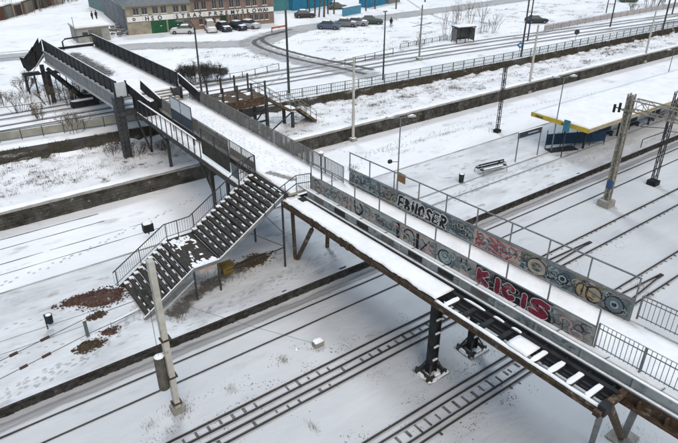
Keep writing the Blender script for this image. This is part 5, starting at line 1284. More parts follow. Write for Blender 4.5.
clumps = [(384, 148, 2.5), (392, 150, 1.5), (446, 134, 1.2), (455, 131, 2.2), (476, 128, 1.5), (430, 138, 2.5), (420, 141, 1.2), (404, 152, 2), (490, 124, .8), (640, 287, .5), (648, 296, .5), (150, 425, .4), (230, 390, .4), (283, 360, .25), (313, 428, .2), (455, 300, .2)]
def f_cl():
    px, py, s_ = random.choice(clumps); p = at(px, py, 0); x = p.x + random.gauss(0, s_ * .5); y = p.y + random.gauss(0, .22)
    return (x, y, 0)
blades('dry_grass', 'sparse dry grass tufts in the snow between the platform and the stone wall', 2600, f_cl, .04, .28, DRY, .008)
def f_base():
    bx, by, z, s_ = random.choice([(P0.x, P0.y, .03, .4), (P0.x + .3, P0.y + .1, .03, .3), (17.65, 15.9, .05, .75), (20.75, 15.9, .05, .7), (49.8, 38.9, 0, .5), (42.76, 21.5, .03, .5), (22.0, 7.8, .03, .6)])
    return (bx + random.gauss(0, s_), by + random.gauss(0, s_), z)
blades('dry_grass', 'dark weed stalks round the feet of the pole, the masts and the bridge columns', 900, f_base, .05, .28, DRYD, .010)
def f_pl():
    px, py, s_ = random.choice([(262, 262, .8), (240, 275, .6), (215, 275, .7), (190, 296, .6), (352, 168, .5), (180, 315, .5)]); p = at(px, py, PZ); return (p.x + random.gauss(0, s_), p.y + random.gauss(0, .35), PZ)
blades('dry_grass', 'dead weeds and litter stalks under the staircase on the platform', 900, f_pl, .05, .3, DRY, .014)
def f_far():
    x = random.uniform(20, 140); y = random.uniform(66, 90)
    if N(x, y, 3, .25) < .05: return None
    return (x, y, L2)
blades('dry_grass', 'faint dry grass patches in the open snow beyond the tram street', 14000, clumped(14000, f_far, (.1, .7)), .05, .22, DRY, .025)

def bush(name, label, p, h, w_, n, m=BARK, cat='bush', group=None, thick=.02, seed=0, leaves=0, lm=None, parent_trunk=False):
    r = random.Random(seed); o = thing(name, label, cat, tuple(p), group); b = MB(); tips = []
    def grow(q, d, l, rad, dep):
        e = q + d * l; mid = q.lerp(e, .5) + V((r.uniform(-1, 1), r.uniform(-1, 1), r.uniform(-.3, .3))) * l * .06
        b.tube([q, mid, e], rad, 3, rad * .6); tips.append(e)
        if dep > 0:
            for _ in range(r.choice((2, 3, 3))):
                d2 = (d + V((r.uniform(-1, 1), r.uniform(-1, 1), r.uniform(-.1, .7))) * .55).normalized(); grow(q.lerp(e, r.uniform(.5, 1)), d2, l * r.uniform(.5, .75), rad * .55, dep - 1)
    for _ in range(n):
        a = r.uniform(0, 6.28); s_ = r.uniform(0, 1) ** .5; q = V(p) + V((cos(a), sin(a), 0)) * s_ * w_ * .25; d = V((cos(a) * s_ * w_ / h * .55, sin(a) * s_ * w_ / h * .55, 1)).normalized()
        grow(q, d, h * r.uniform(.4, .6), thick, 3)
    b.ch = []; b.build('branches', m, o)
    if leaves:
        b = MB()
        for _ in range(leaves):
            t = r.choice(tips) + V((r.gauss(0, .12), r.gauss(0, .12), r.gauss(0, .1))); s_ = r.uniform(.03, .08); k = len(b.v)
            b.v += [tuple(t), tuple(t + V((r.uniform(-s_, s_), r.uniform(-s_, s_), s_))), tuple(t + V((s_, r.uniform(-s_, s_), r.uniform(-s_, s_))))]; b.f.append((k, k + 1, k + 2))
        b.build('foliage', lm or DRYD, o)
    return o
for i, (px, py, h, w_, n, lb_) in enumerate([(446, 38, 4.6, 3.2, 9, 'bare bush left of the tram shelter'), (457, 30, 5.2, 2.6, 7, 'tall bare bush rising behind the left half of the tram shelter'), (468, 28, 5.2, 2.4, 7, 'bare bush behind the right half of the tram shelter'),
      (479, 33, 5.4, 1.8, 6, 'narrow bare shrub just right of the tram shelter'), (492, 33, 3.6, 2.6, 7, 'rounded bare shrub standing alone right of the shelter'), (420, 47, 1.8, 1.4, 7, 'small bush at the foot of the pole with decoration arms'), (485, 32, 2.2, 2., 6, 'low shrub between the two taller bare shrubs')]):
    bush('bare_bush', lb_, at(px, py, L2), h, w_, n, mat('pale_twig', (.22, .20, .18), (.16, .145, .13), .9), seed=i + 1, thick=.035)
for i, (px, py, h, w_, lb_) in enumerate([(50, 104, 2.4, 2.6, 'dense dark bush among the legs of the end stairs'), (72, 103, 2.0, 2.6, 'dense dark bush below the middle of the girder span'), (95, 100, 1.6, 2.4, 'dense dark bush below the girder span, nearest the pier'), (24, 92, 2.0, 2.6, 'tangled brownish bush left of the end stairs')]):
    bush('dark_bush', lb_, at(px, py, L2), h, w_, 14, BARK, seed=140 + i, thick=.035, leaves=1500, lm=DRYD)
for i, (px, py, z, h, w_, lb_) in enumerate([(75, 134, L1 + .6, 2.2, 2.8, 'bare dark bush growing from the slope in front of the board fence'), (112, 155, L1, 1.2, 2.2, 'low dark shrub left of the girder span pier'), (137, 154, L1, 1.1, 2.4, 'low dark shrub right of the girder span pier'), (20, 112, L2, 2.2, 3., 'brownish bush left under the end stairs'),
      (40, 118, L2, 1.5, 2.5, 'low tangled bush below the end stairs by the tram street'), (165, 150, L1, .8, 1.6, 'small dark weed clump under the bridge shelf'), (3, 105, L2, 1.6, 2.6, 'tangled bush at the left edge of the photo')]):
    bush('dark_bush', lb_, at(px, py, z), h, w_, 12, BARK if i else BARK, seed=20 + i, thick=.03, leaves=700, lm=DRY if i in (3, 4) else DRYD)
HEDGE = mat('hedge_leaf', (.030, .032, .030), (.07, .07, .066), .9, 3., snow=.28)
for i, (px, w_) in enumerate(((186, 2.2), (196, 2.4), (206, 2.4), (215, 2.4))):
    bush('hedge_bush', ['snow-flecked dark hedge bush, first from the left behind the rusty stairs', 'snow-flecked dark hedge bush, second from the left behind the rusty stairs', 'snow-flecked dark hedge bush, third from the left behind the rusty stairs', 'snow-flecked dark hedge bush, rightmost of the row behind the rusty stairs'][i], at(px, 83 - i * .5, L2), 1.9, w_ * 1.1, 22, BARK, group='hedge bushes behind the rusty stairs', seed=40 + i, leaves=6000, lm=HEDGE, thick=.03)
def tree(px, py, h, label, seed, r0=.2, z=L2):
    r = random.Random(seed); p = at(px, py, z); o = thing('bare_tree', label, 'tree', tuple(p)); t = MB(); b = MB()
    top = p + V((r.uniform(-.4, .4), r.uniform(-.4, .4), h * .55)); t.tube([p, p.lerp(top, .5) + V((r.uniform(-.15, .15), 0, 0)), top], r0, 7, r0 * .6); t.build('trunk', BARK, o)
    def grow(q, d, l, rad, dep):
        e = q + d * l; b.tube([q, e], rad, 3, rad * .6)
        if dep > 0:
            for _ in range(3): grow(q.lerp(e, r.uniform(.45, 1)), (d + V((r.uniform(-1, 1), r.uniform(-1, 1), r.uniform(-.2, .6))) * .6).normalized(), l * .62, rad * .55, dep - 1)
    for k in range(6):
        a = k * 1.05 + r.uniform(-.3, .3); grow(p.lerp(top, r.uniform(.5, 1)), V((cos(a) * .6, sin(a) * .6, .8)).normalized(), h * .28, r0 * .4, 3)
    b.ch = []; b.build('branches', BARK, o)
tl = ['leftmost in the row of dark trunks behind the far road', 'second dark trunk from the left behind the far road', 'third dark trunk from the left behind the far road', 'thick dark trunk in the middle of the row behind the far road', 'dark trunk right of the thick one behind the far road', 'dark trunk left of the blue container at the top', 'dark trunk right of the blue container at the top', 'dark trunk above the row of four parked cars', 'dark trunk near the top, above the walking person', 'last dark trunk at the right end of the row']
for i, (px, py) in enumerate(((310, 17), (315, 15), (319, 17), (324, 17), (328, 14), (334, 14), (366, 11), (375, 9), (396, 9), (425, 2))): tree(px, py, 11 + i % 3, 'bare tree, ' + tl[i], 60 + i, .17 + .05 * (i == 3))
for i, (px, py) in enumerate(((633, 12), (648, 8), (656, 6), (664, 9))): bush('dark_bush', ['low dark shrub left of the thicket at the top right corner', 'dark thicket bush at the top right, left half', 'dark thicket bush at the top right, middle', 'dark thicket bush at the top right, right half'][i], at(px, py, L2), [1.8, 4, 5, 4][i], [2, 3.4, 3.4, 3][i], 9, BARK, seed=80 + i, leaves=500, thick=.05)

# ------------------------------------------------------------------ tram shelter, shed, building, garages
p = at(463, 42, L2); o = thing('tram_shelter', 'small dark tram stop shelter with a snowy roof', 'shelter', tuple(p))
dx_ = V((.97, -.24, 0)); dy_ = V((.24, .97, 0)); c = lambda u, v, z: p + dx_ * u + dy_ * v + V((0, 0, z))
for u in (-1.6, 0, 1.6):
    for v in (-.6, .9): MB().beam(c(u, v, 0), c(u, v, 2.3), .1).build('post', DSTEEL, o)
MB().beam(c(-1.75, .15, 2.4), c(1.75, .15, 2.4), 1.9, .14).build('roof', DSTEEL, o); MB().beam(c(-1.7, .15, 2.53), c(1.7, .15, 2.53), 1.84, .12).build('snow', SNOWC, o)
for u0, u1 in ((-1.55, -.05), (.05, 1.55)):
    MB().beam(c(u0, .9, 1.2), c(u1, .9, 1.2), .04, 1.9).build('pane', flat('grimy_glass', (.12, .13, .13)), o)
for u in (-1.6, 1.6): MB().beam(c(u, -.5, 1.2), c(u, .8, 1.2), .04, 1.9).build('pane', flat('poster_glass', (.22, .21, .20)), o)
MB().beam(c(-1.2, .6, .5), c(1.2, .6, .5), .4, .08).build('bench_seat', BLACK, o)

A = at(129, 35.5, L2); B = at(274.4, 23, L2); U = (B - A).normalized(); Nn = V((-U.y, U.x, 0)); BL = (B - A).length
bd = thing('station_building', 'two-storey brick and plaster building with a long white lettered band and green garage doors', 'building', tuple(A))
F = lambda u, v, z: A + U * u + Nn * v + V((0, 0, z))
def fbox(u0, u1, v0, v1, z0, z1):
    b = MB(); vs = [F(u, v, z) for z in (z0, z1) for u, v in ((u0, v0), (u1, v0), (u1, v1), (u0, v1))]; return b.add(vs, [(0, 3, 2, 1), (4, 5, 6, 7), (0, 1, 5, 4), (1, 2, 6, 5), (2, 3, 7, 6), (3, 0, 4, 7)])
PLAS = mat('beige_plaster', (.33, .30, .23), (.22, .20, .16), .85, 1.2, .1, c3=(.20, .19, .15), s3=.8, t3=.6)
BRK = mat('pinkish_brick', (.25, .175, .145), (.17, .13, .11), .85, 1.5, .2, 20., c3=(.20, .16, .14), s3=1.2, t3=.6)
DPL = mat('grey_plaster', (.22, .235, .25), (.13, .145, .16), .9, .5, .1, c3=(.34, .34, .34), s3=1., t3=.6)
US = 11.0
fbox(0, US, 0, 12, 0, 4.55).build('wall', PLAS, bd); fbox(US + .01, BL, .05, 12, 0, 5.0).build('wall', BRK, bd)
fbox(-.5, US, -.5, 12.3, 4.56, 4.72).build('eave', flat('eave', (.25, .22, .18)), bd); fbox(US + .01, BL + .4, -.45, 12.3, 5.01, 5.2).build('eave', flat('eave', (.25, .22, .18)), bd)
b = MB(); r0 = [F(-.5, -.5, 4.73), F(US, -.5, 4.73), F(US, 12.3, 4.73), F(-.5, 12.3, 4.73), F(4, 5.9, 7.0), F(US, 5.9, 7.0)]
b.add(r0, [(0, 1, 5, 4), (0, 4, 3), (4, 5, 2, 3), (1, 2, 5), (0, 3, 2, 1)]); b.build('roof', mat('slate_roof', (.10, .115, .13), (.16, .175, .19), .7, 2., .2, 10., snow=.0), bd)
fbox(US + .02, BL + .3, -.35, 12.2, 5.21, 5.45).build('roof', SNOWC, bd)
FR = flat('window_frame', (.30, .28, .25))
def window(u0, u1, z0, z1, arch=False, m=GLASS):
    f_ = fbox(u0, u1, -.05, .0, z0, z1).build('window', FR, bd); fbox(u0 + .07, u1 - .07, -.07, -.052, z0 + .07, z1 - .07).build('pane', m, f_)
    fbox((u0 + u1) / 2 - .03, (u0 + u1) / 2 + .03, -.085, -.072, z0 + .07, z1 - .07).build('glazing_bar', FR, f_); fbox(u0 - .06, u1 + .06, -.14, -.05, z0 - .1, z0 - .01).build('sill', SNOWC, f_)
ux = [1.2, 2.6, 4.4, 5.8, 7.9, 9.3]
for u in ux: window(u, u + 1.0, 3.2, 4.3)
u = US + .6; k = 0
while u < BL - 1.2:
    window(u, u + .9, 3.35, 4.75); u += 1.25 if k % 2 == 0 else 1.9; k += 1
band = fbox(.1, BL - .1, -.16, -.06, 2.12, 2.95).build('sign_band', WHITEP, bd)
for k in range(1, 10): fbox(BL * k / 10 - .02, BL * k / 10 + .02, -.165, -.161, 2.14, 2.93).build('joint', GREY, band)
def text(s, u, z, size, m, parent, face_off=-.17):
    cu = bpy.data.curves.new('lettering', 'FONT'); cu.body = s; cu.size = size; cu.extrude = .02; cu.offset = .03; cu.align_x = 'LEFT'; cu.space_character = 1.0
    to = bpy.data.objects.new('t', cu); C.objects.link(to); bpy.context.view_layer.update()
    me = bpy.data.meshes.new_from_object(to.evaluated_get(bpy.context.evaluated_depsgraph_get())); bpy.data.objects.remove(to)
    b = MB(); b.v = [tuple(F(u + v.co.x, face_off - .0 - v.co.z, z + v.co.y)) for v in me.vertices]; b.f = [tuple(p_.vertices) for p_ in me.polygons]
    return b.build('lettering', m, parent)
LT = flat('letter_grey', (.055, .055, .06))
for s_, u_, st_ in (('HSO', 3.0, 1.05), ('STRAŻ', 8.2, 1.0), ('PRZEMYSŁOWA', 14.0, 1.02)):
    for i, ch in enumerate(s_): text(ch, u_ + i * st_, 2.20, .94, LT, band)
for u_ in (.9, BL - 1.7):
    b = MB(); c_ = F(u_ + .3, -.19, 2.53); n = 12
    for rr in (.26, .12): k0 = len(b.v); b.v += [tuple(c_ + U * rr * cos(2 * pi * k / n) + V((0, 0, rr * sin(2 * pi * k / n)))) for k in range(n)]
    for k in range(n): b.f.append((k, (k + 1) % n, n + (k + 1) % n, n + k))
    b.build('emblem', LT, band)
GRN = mat('green_door', (.018, .075, .04), (.025, .10, .05), .6, 2.)
for u0, u1 in ((3.9, 6.5), (6.8, 9.4)):
    g = fbox(u0, u1, -.06, .0, 0, 2.05).build('garage_door', GRN, bd)
    for k in range(1, 4): fbox(u0 + (u1 - u0) * k / 4 - .03, u0 + (u1 - u0) * k / 4 + .03, -.075, -.061, .05, 2.0).build('door_rib', flat('green_rib', (.02, .08, .04)), g)
    fbox((u0 + u1) / 2 + .2, (u0 + u1) / 2 + .5, -.08, -.062, 1.1, 1.2).build('sign_plate', WHITEP, g)
fbox(6.52, 6.78, -.1, .0, 0, 2.1).build('pier', PLAS, bd)
fbox(9.6, 10.9, -.04, .0, 0, 2.05).build('dark_bay', OLIVE, bd)
for u in (12.2, 13.3, 14.4, 18.6, 21.6, 22.6, 23.6, 24.6): window(u, u + .7, .8, 1.9)
fbox(16.2, 17.2, -.08, .02, 0, 2.05).build('door', mat('dark_green_door', (.03, .06, .04), rough=.5), bd)
fbox(14.95 + .3, 15.9, -.07, .03, 1.0, 1.5).build('poster', WHITEP, bd)
for u in (17.5, 18.1, 19.6, 20.2, 20.8): fbox(u, u + .18, -.2, .0, 0, 2.1).build('pillar', PLAS, bd)
# grey side wall with roof annexe and the teal block behind
s0 = A; s1 = at(111, 6, L2)
an_ = thing('annexe', 'grey-blue rendered annexe with a snowy roof left of the lettered building', 'building', tuple(at(118, 20, L2)))
q0, q1 = F(-.05, .2, 0), at(104, 14, L2); d_ = (q1 - q0); w_ = V((d_.y, -d_.x, 0)).normalized() * 7
b = MB().add([q0, q1, q1 + w_, q0 + w_] + [v + V((0, 0, 4.2)) for v in (q0, q1, q1 + w_, q0 + w_)], [(0, 3, 2, 1), (4, 5, 6, 7), (0, 1, 5, 4), (1, 2, 6, 5), (2, 3, 7, 6), (3, 0, 4, 7)]); b.build('wall', DPL, an_)
b = MB().add([v + V((0, 0, 4.21)) for v in (q0, q1, q1 + w_, q0 + w_)] + [v + V((0, 0, 4.45)) for v in (q0, q1, q1 + w_, q0 + w_)], [(0, 3, 2, 1), (4, 5, 6, 7), (0, 1, 5, 4), (1, 2, 6, 5), (2, 3, 7, 6), (3, 0, 4, 7)]); b.build('roof', SNOWC, an_)
q0, q1 = at(106, 13.5, L2), at(93, 8, L2)
q0 = q0 + V((0, 0, 0)); d_ = (q1 - q0); q1 = q1 + d_ * .3; w_ = V((d_.y, -d_.x, 0)).normalized() * 10
tb = thing('corrugated_hall', 'teal corrugated hall at the top left behind the annexe', 'building', tuple(q0))
b = MB().add([q0, q1, q1 + w_, q0 + w_] + [v + V((0, 0, 7)) for v in (q0, q1, q1 + w_, q0 + w_)], [(0, 3, 2, 1), (4, 5, 6, 7), (0, 1, 5, 4), (1, 2, 6, 5), (2, 3, 7, 6), (3, 0, 4, 7)]); b.build('wall', mat('teal_sheet', (.16, .25, .27), (.22, .32, .34), .6, 1.5), tb)
b = MB()
for k in range(24): c_ = q0.lerp(q1, (k + .5) / 24) - w_.normalized() * .04; b.beam(c_, c_ + V((0, 0, 7)), .12)
b.build('corrugation', mat('teal_sheet_dark', (.13, .21, .23), (.19, .28, .30), .6, 1.5), tb, kind='stuff')
rb = [at(118, 27, L2), at(122, 32, L2), at(126, 34, L2), at(115, 30, L2), at(120, 36, L2)]
b = MB()
for q in rb:
    for _ in range(10): c_ = q + V((random.gauss(0, .6), random.gauss(0, .8), random.uniform(0, .5))); s_ = random.uniform(.15, .45); b.box(tuple(c_ - V((s_, s_ * .6, 0))), tuple(c_ + V((s_, s_ * .6, s_))))
tag(b.build('junk_pile', mat('junk', (.07, .08, .10), (.20, .20, .19), .8, 3., snow=.1), kind='stuff'), 'dark junk pile against the side wall of the lettered building', 'junk', None)

q0 = at(79, 43.5, L2); q1 = at(111, 40, L2)
sd_ = thing('concrete_shed', 'flat-roofed grey shed with thick snow on top behind the girder span', 'shed', tuple(q0))
u_ = (q1 - q0).normalized(); n_ = V((-u_.y, u_.x, 0)); L_ = (q1 - q0).length
sb = lambda a0, a1, b0, b1, z0, z1: MB().add([q0 + u_ * a + n_ * b_ + V((0, 0, z)) for z in (z0, z1) for a, b_ in ((a0, b0), (a1, b0), (a1, b1), (a0, b1))], [(0, 3, 2, 1), (4, 5, 6, 7), (0, 1, 5, 4), (1, 2, 6, 5), (2, 3, 7, 6), (3, 0, 4, 7)])
sb(0, L_, 0, 5, 0, 2.2).build('wall', mat('shed_wall', (.30, .30, .28), (.22, .22, .21), .9, 1.5), sd_); sb(-.2, L_ + .2, -.2, 5.2, 2.21, 2.35).build('roof_slab', CONC, sd_); sb(-.15, L_ + .15, -.15, 5.15, 2.351, 2.62).build('snow', SNOWC, sd_)
sb(L_ * .35, L_ * .75, -.04, 0, .1, 1.9).build('door', OLIVE, sd_); sb(.8, 1.6, -.04, 0, 1.0, 1.6).build('window', GLASS, sd_)
for k, (px, h_) in enumerate(((72, 3.2), (80, 1.6))):
    p = at(76 + k * 3, 42.5 - k, L2); 
o, p, h = conc_pole(77, 43, 72.5, 17, L2, 'thin leaning post at the left corner of the grey shed', GREY, .06, .04, False)
# row of garages top left
gcols = [((.10, .095, .09), 'dark grey'), ((.18, .10, .07), 'reddish brown'), ((.42, .38, .32), 'beige'), ((.16, .08, .055), 'rusty red'), ((.30, .31, .25), 'grey-green'), ((.10, .075, .065), 'dark brown'), ((.36, .34, .28), 'cream'), ((.075, .07, .07), 'black-grey')]
gpos = [(2, 20), (12, 18), (20, 15.5), (29, 13), (38, 9.5), (45, 7.5), (52, 6), (58, 4)]
pv = [at(x - 5, y + 1.2, L2) for x, y in gpos] + [at(64, 3.5, L2)]
for k in range(8):
    a, c_ = pv[k], pv[k + 1]; u_ = (c_ - a).normalized(); n_ = V((-u_.y, u_.x, 0)); L_ = (c_ - a).length
    g = thing('garage', gcols[k][1] + ' lock-up garage, ' + ['first', 'second', 'third', 'fourth', 'fifth', 'sixth', 'seventh', 'eighth'][k] + ' from the left in the row at the top left', 'garage', tuple(a), 'garages in the row at the top left')
    gb = lambda a0, a1, b0, b1, z0, z1: MB().add([a + u_ * s_ + n_ * t_ + V((0, 0, z)) for z in (z0, z1) for s_, t_ in ((a0, b0), (a1, b0), (a1, b1), (a0, b1))], [(0, 3, 2, 1), (4, 5, 6, 7), (0, 1, 5, 4), (1, 2, 6, 5), (2, 3, 7, 6), (3, 0, 4, 7)])
    off = random.uniform(-.5, .5); hh = 2.2 + random.uniform(0, .3)
    gb(.04, L_ - .04, off, 5.5, 0, hh).build('wall', flat('garage_wall%d' % k, gcols[k][0]), g); gb(0.02, L_ - .02, off - .1, 5.6, hh + .01, hh + .25).build('snow', SNOWC, g)
    gb(.4, L_ - .4, off - .05, off, .05, hh - .3).build('door', flat('garage_door%d' % k, tuple(c * .7 for c in gcols[(k + 3) % 8][0])), g)
def f_wood():
    a = pv[0].lerp(pv[-1], random.uniform(-.4, 1.1)); return (a.x + random.uniform(-6, 10), a.y + random.uniform(7, 45), L2)
blades('thicket', 'brownish leafless thicket behind the garages at the top left', 9000, f_wood, 1.5, 5.5, mat('thicket', (.12, .10, .085), (.20, .17, .14), .9, .6), .05, cat='thicket')
# blue containers
def container(pa, pb2, h_, col, label, dep=2.4):
    a, c_ = at(*pa, L2), at(*pb2, L2); u_ = (c_ - a).normalized(); n_ = V((-u_.y, u_.x, 0)); L_ = (c_ - a).length; g = thing('container', label, 'container', tuple(a))
    gb = lambda a0, a1, b0, b1, z0, z1: MB().add([a + u_ * s_ + n_ * t_ + V((0, 0, z)) for z in (z0, z1) for s_, t_ in ((a0, b0), (a1, b0), (a1, b1), (a0, b1))], [(0, 3, 2, 1), (4, 5, 6, 7), (0, 1, 5, 4), (1, 2, 6, 5), (2, 3, 7, 6), (3, 0, 4, 7)])
    gb(0, L_, 0, dep, 0, h_).build('wall', col, g); b = MB()
    for k in range(int(L_ / .5)): q = gb(.1 + k * .5, .25 + k * .5, -.04, -.001, .1, h_ - .1); b.add(q.v, q.f)
    b.build('corrugation', col, g, kind='stuff'); gb(0, L_, 0, dep, h_ + .01, h_ + .16).build('snow', SNOWC, g)
CB = flat('container_blue', (.04, .22, .36)); CBG = flat('container_teal', (.08, .24, .27)); CBL = flat('light_blue_board', (.10, .28, .40))
container((273, 11.5), (291, 10), 4.2, CBG, 'teal container just right of the lettered building')
container((293, 11), (307, 9.3), 3.6, CB, 'bright blue container between two dark trunks at the top')
container((308, 9), (333, 5), 3.0, CB, 'long blue container behind the row of dark trunks')
container((344, 16.5), (361, 13), 1.6, CBL, 'light blue board stand behind the row of four cars', .5)
container((368, 8), (386, 4), 2.6, CB, 'blue container at the top behind the right trunks')
container((389, 4), (400, 2), 2.4, flat('container_grey', (.22, .23, .24)), 'grey container at the top edge beside the blue one')
# red and white road barrier by the bend
p, q = at(272, 33, L2), at(286, 30.5, L2); o = thing('road_barrier', 'orange-red road barrier at the bend of the tyre tracks', 'barrier', tuple(p))
for k in range(5):
    a, c_ = p.lerp(q, k / 5), p.lerp(q, (k + 1) / 5); MB().beam(a + V((0, 0, .8)), c_ + V((0, 0, .8)), .08, .3).build('board', flat('orange_red', (.55, .13, .05)) if k % 2 == 0 else flat('faded_orange', (.55, .25, .15)), o)
for a in (p, q): MB().beam(a, a + V((0, 0, .95)), .1).build('leg', DSTEEL, o)

# ------------------------------------------------------------------ cars
def car(px, py, heading, col, label, L_=4.2, h=1.45, van=False, snow=.5, z=L2):
    p = at(px, py, z); o = thing('parked_car', label, 'car', tuple(p), 'parked cars in the snow beyond the tram street')
    ch, sh_ = cos(heading), sin(heading); T = lambda x, y, zz: (p.x + x * ch - y * sh_, p.y + x * sh_ + y * ch, p.z + zz)
    hw = .86
    secs = [(-L_ / 2, .35, .62, .70), (-L_ / 2 + .15, .22, .85, .82), (-L_ * .28, .2, .95, hw), (0, .2, .95, hw), (L_ * .22, .2, .92, hw), (L_ / 2 - .2, .22, .78, .8), (L_ / 2, .35, .58, .66)]
    b = MB(); m = 8
    for (x, z0, z1, w_) in secs: b.v += [T(x, -w_ * .9, z0), T(x, -w_, z0 + .15), T(x, -w_, z1 - .12), T(x, -w_ * .88, z1), T(x, w_ * .88, z1), T(x, w_, z1 - .12), T(x, w_, z0 + .15), T(x, w_ * .9, z0)]
    for i in range(len(secs) - 1):
        for k in range(m): a = i * m + k; c_ = i * m + (k + 1) % m; b.f.append((a, a + m, c_ + m, c_))
    b.f += [tuple(range(m)), tuple(reversed(range((len(secs) - 1) * m, len(secs) * m)))]
    b.build('body', col, o, smooth=False)
    r0, r1 = (-L_ * .44, L_ * .20) if van else (-L_ * .38, L_ * .20); t0, t1 = (r0 + .25, r1 - .5) if van else (r0 + .55, r1 - .65)
    gv = [T(r0, -.76, .92), T(r1, -.76, .9), T(r1, .76, .9), T(r0, .76, .92), T(t0, -.60, h - .06), T(t1, -.60, h - .06), T(t1, .60, h - .06), T(t0, .60, h - .06)]
    MB().add(gv, [(4, 5, 6, 7), (0, 1, 5, 4), (1, 2, 6, 5), (2, 3, 7, 6), (3, 0, 4, 7)]).build('windows', GLASS, o)
    MB().add([T(t0 - .05, -.63, h - .055), T(t1 + .05, -.63, h - .055), T(t1 + .05, .63, h - .055), T(t0 - .05, .63, h - .055), T(t0, -.58, h), T(t1, -.58, h), T(t1, .58, h), T(t0, .58, h)], [(0, 3, 2, 1), (4, 5, 6, 7), (0, 1, 5, 4), (1, 2, 6, 5), (2, 3, 7, 6), (3, 0, 4, 7)]).build('roof', col, o)
    if snow > 0: MB().add([T(t0 + .02, -.55, h + .002), T(t1, -.55, h + .002), T(t1, .55, h + .002), T(t0 + .02, .55, h + .002), T(t0 + .1, -.5, h + .08), T(t1 - .1, -.5, h + .08), T(t1 - .1, .5, h + .08), T(t0 + .1, .5, h + .08)], [(4, 5, 6, 7), (0, 1, 5, 4), (1, 2, 6, 5), (2, 3, 7, 6), (3, 0, 4, 7)]).build('snow', SNOWC, o)
    if snow > .6: MB().add([T(L_ * .22, -.6, .94), T(L_ / 2 - .3, -.6, .86), T(L_ / 2 - .3, .6, .86), T(L_ * .22, .6, .94), T(L_ * .24, -.55, 1.0), T(L_ / 2 - .4, -.55, .91), T(L_ / 2 - .4, .55, .91), T(L_ * .24, .55, 1.0)], [(4, 5, 6, 7), (0, 1, 5, 4), (1, 2, 6, 5), (2, 3, 7, 6), (3, 0, 4, 7)]).build('snow', SNOWC, o)
    for sx in (-1, 1):
        for s2 in (-1, 1):
            c_ = (sx * L_ * .3, s2 * .80); wv = [V(T(c_[0], c_[1] - s2 * .02, .31)), V(T(c_[0], c_[1] + s2 * .1, .31))]
            wh = MB().tube(wv, .31, 12).build('wheel', RUBBER, o); MB().tube([wv[1], V(T(c_[0], c_[1] + s2 * .115, .31))], .18, 8).build('rim', GREY, wh)
    for s2 in (-1, 1):
        MB().add([T(L_ / 2 - .12, s2 * .48, .6), T(L_ / 2 - .12, s2 * .74, .6), T(L_ / 2 - .12, s2 * .74, .74), T(L_ / 2 - .12, s2 * .48, .74), T(L_ / 2 + .005, s2 * .46, .6), T(L_ / 2 - .06, s2 * .72, .6), T(L_ / 2 - .08, s2 * .72, .73), T(L_ / 2 - .03, s2 * .46, .73)], [(0, 1, 2, 3), (4, 5, 6, 7), (0, 1, 5, 4), (2, 3, 7, 6), (1, 2, 6, 5), (0, 3, 7, 4)]).build('headlight', LGREY, o)
        MB().add([T(-L_ / 2 + .05, s2 * .5, .7), T(-L_ / 2 + .07, s2 * .76, .7), T(-L_ / 2 + .12, s2 * .76, .85), T(-L_ / 2 + .08, s2 * .5, .85), T(-L_ / 2 + .16, s2 * .5, .7), T(-L_ / 2 + .16, s2 * .76, .7), T(-L_ / 2 + .17, s2 * .76, .84), T(-L_ / 2 + .17, s2 * .5, .84)], [(0, 1, 2, 3), (4, 5, 6, 7), (0, 1, 5, 4), (2, 3, 7, 6), (1, 2, 6, 5), (0, 3, 7, 4)]).build('tail_light', flat('tail_red', (.2, .02, .02)), o)
    return o
cb = lambda n, c: mat('car_' + n, c, rough=.3, spec=.5)
FACE = math.atan2(-U.x * 0 - Nn.y, -Nn.x)
car(211, 31.5, FACE - .15, cb('white', (.55, .56, .54)), 'white van-like car parked leftmost in front of the lettered building', 4.3, 1.85, True, .9)
car(224, 30.5, FACE + .1, cb('darkblue', (.03, .035, .045)), 'dark car second from the left in front of the lettered building', snow=.9)
car(238, 29.5, FACE + .35, cb('black', (.025, .03, .04)), 'black car third from the left in front of the lettered building', snow=.7)
car(250, 28, FACE + .6, cb('silver', (.42, .44, .46)), 'silver car rightmost in front of the lettered building', snow=.9)
car(183, 33.5, 2.6, cb('offwhite', (.45, .46, .46)), 'pale car parked by the green garage doors', snow=.9)
car(329, 29, -.85, cb('blue', (.06, .09, .13)), 'dark blue car standing alone left of the group of three', snow=.4)
car(346, 26.5, -.75, cb('grey', (.13, .14, .16)), 'grey car leftmost of the three parked close together', snow=.7)
car(357, 25.5, -.8, cb('lightgrey', (.22, .24, .26)), 'light grey car in the middle of the three parked close together', snow=.8)
car(371, 24, -.65, cb('green', (.03, .05, .04)), 'dark green car rightmost of the three parked close together', snow=0, L_=4.5)
car(305, 17.5, -.5, cb('dark', (.03, .03, .035)), 'dark car with a snowy roof left of the dark trunks', snow=.9)
car(337, 9, -.4, cb('olive', (.10, .11, .09)), 'olive car half hidden behind the dark trunks', snow=.9)
car(536, 23, -.6, cb('ink', (.02, .03, .035)), 'black car behind the pole with decoration arms at the upper right', snow=.8)
car(628, 2, -.5, cb('bottle', (.04, .07, .04)), 'dark green car cut by the top edge of the photo', snow=.3)

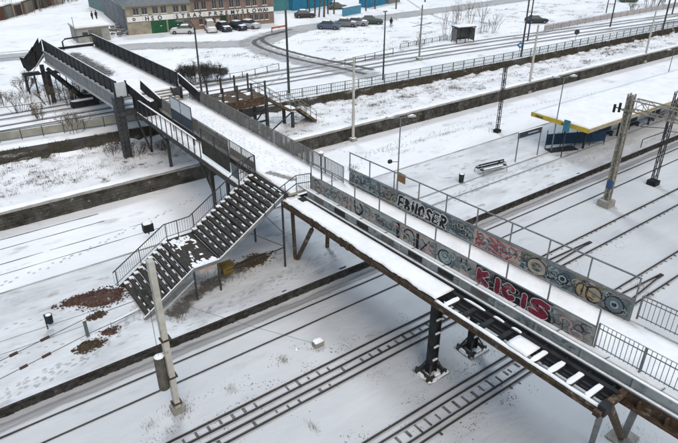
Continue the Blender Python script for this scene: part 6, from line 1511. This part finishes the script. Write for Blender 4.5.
# ------------------------------------------------------------------ people
def person(px, py, label, coat, z=L2, hd=0., h=1.75):
    p = at(px, py, z); o = thing('person', label, 'person', tuple(p))
    s_ = h / 1.75; ch, sh_ = cos(hd), sin(hd); T = lambda x, y, zz: (x * ch - y * sh_, x * sh_ + y * ch, zz)
    J = [((0, 0, .95), .15), ((0, 0, 1.2), .17), ((0, 0, 1.42), .15), ((0, 0, 1.5), .06), ((0, .02, 1.63), .11), ((0, .01, 1.72), .08),
         ((.19, 0, 1.4), .075), ((.26, .02, 1.12), .055), ((.25, .12, .88), .045), ((-.19, 0, 1.4), .075), ((-.26, -.02, 1.12), .055), ((-.25, .06, .87), .045),
         ((.1, 0, .88), .11), ((.12, .1, .5), .075), ((.12, .06, .08), .05), ((.12, .2, .04), .045), ((-.1, 0, .88), .11), ((-.12, -.06, .5), .075), ((-.12, -.2, .1), .05), ((-.12, -.08, .04), .045)]
    Ed = [(0, 1), (1, 2), (2, 3), (3, 4), (4, 5), (2, 6), (6, 7), (7, 8), (2, 9), (9, 10), (10, 11), (0, 12), (12, 13), (13, 14), (14, 15), (0, 16), (16, 17), (17, 18), (18, 19)]
    me = bpy.data.meshes.new('body'); me.from_pydata([T(a[0] * s_, a[1] * s_, a[2] * s_) for a, r in J], Ed, []); ob = bpy.data.objects.new('body', me); C.objects.link(ob)
    m_ = ob.modifiers.new('skin', 'SKIN'); ob.modifiers.new('sub', 'SUBSURF').levels = 1; ob.modifiers['sub'].render_levels = 1
    sv = me.skin_vertices[0].data
    for i, (a, r) in enumerate(J): sv[i].radius = (r * s_, r * s_)
    sv[0].use_root = True; me.materials.append(coat); ob.parent = o
    MB().tube([V(p) + V(T(0, 0, 1.70 * s_)), V(p) + V(T(0, 0, 1.80 * s_))], .12, 8, .07).build('hat', flat('dark_hat', (.03, .03, .04)), o)
    return o
DC = flat('dark_coat', (.035, .035, .04))
person(391, 27.5, 'person in a dark coat walking across the snow right of the parked cars', DC, hd=-1.)
person(93, 21, 'person in dark clothes, left one of the two walking near the corrugated hall', DC, hd=.5)
person(97, 20, 'person in dark clothes, right one of the two walking near the corrugated hall', DC, hd=.3)
person(451.5, 7 + 260 * 0 + 13, 'person in dark clothes on the open snow above the tram shelter', DC, hd=.3) if False else None
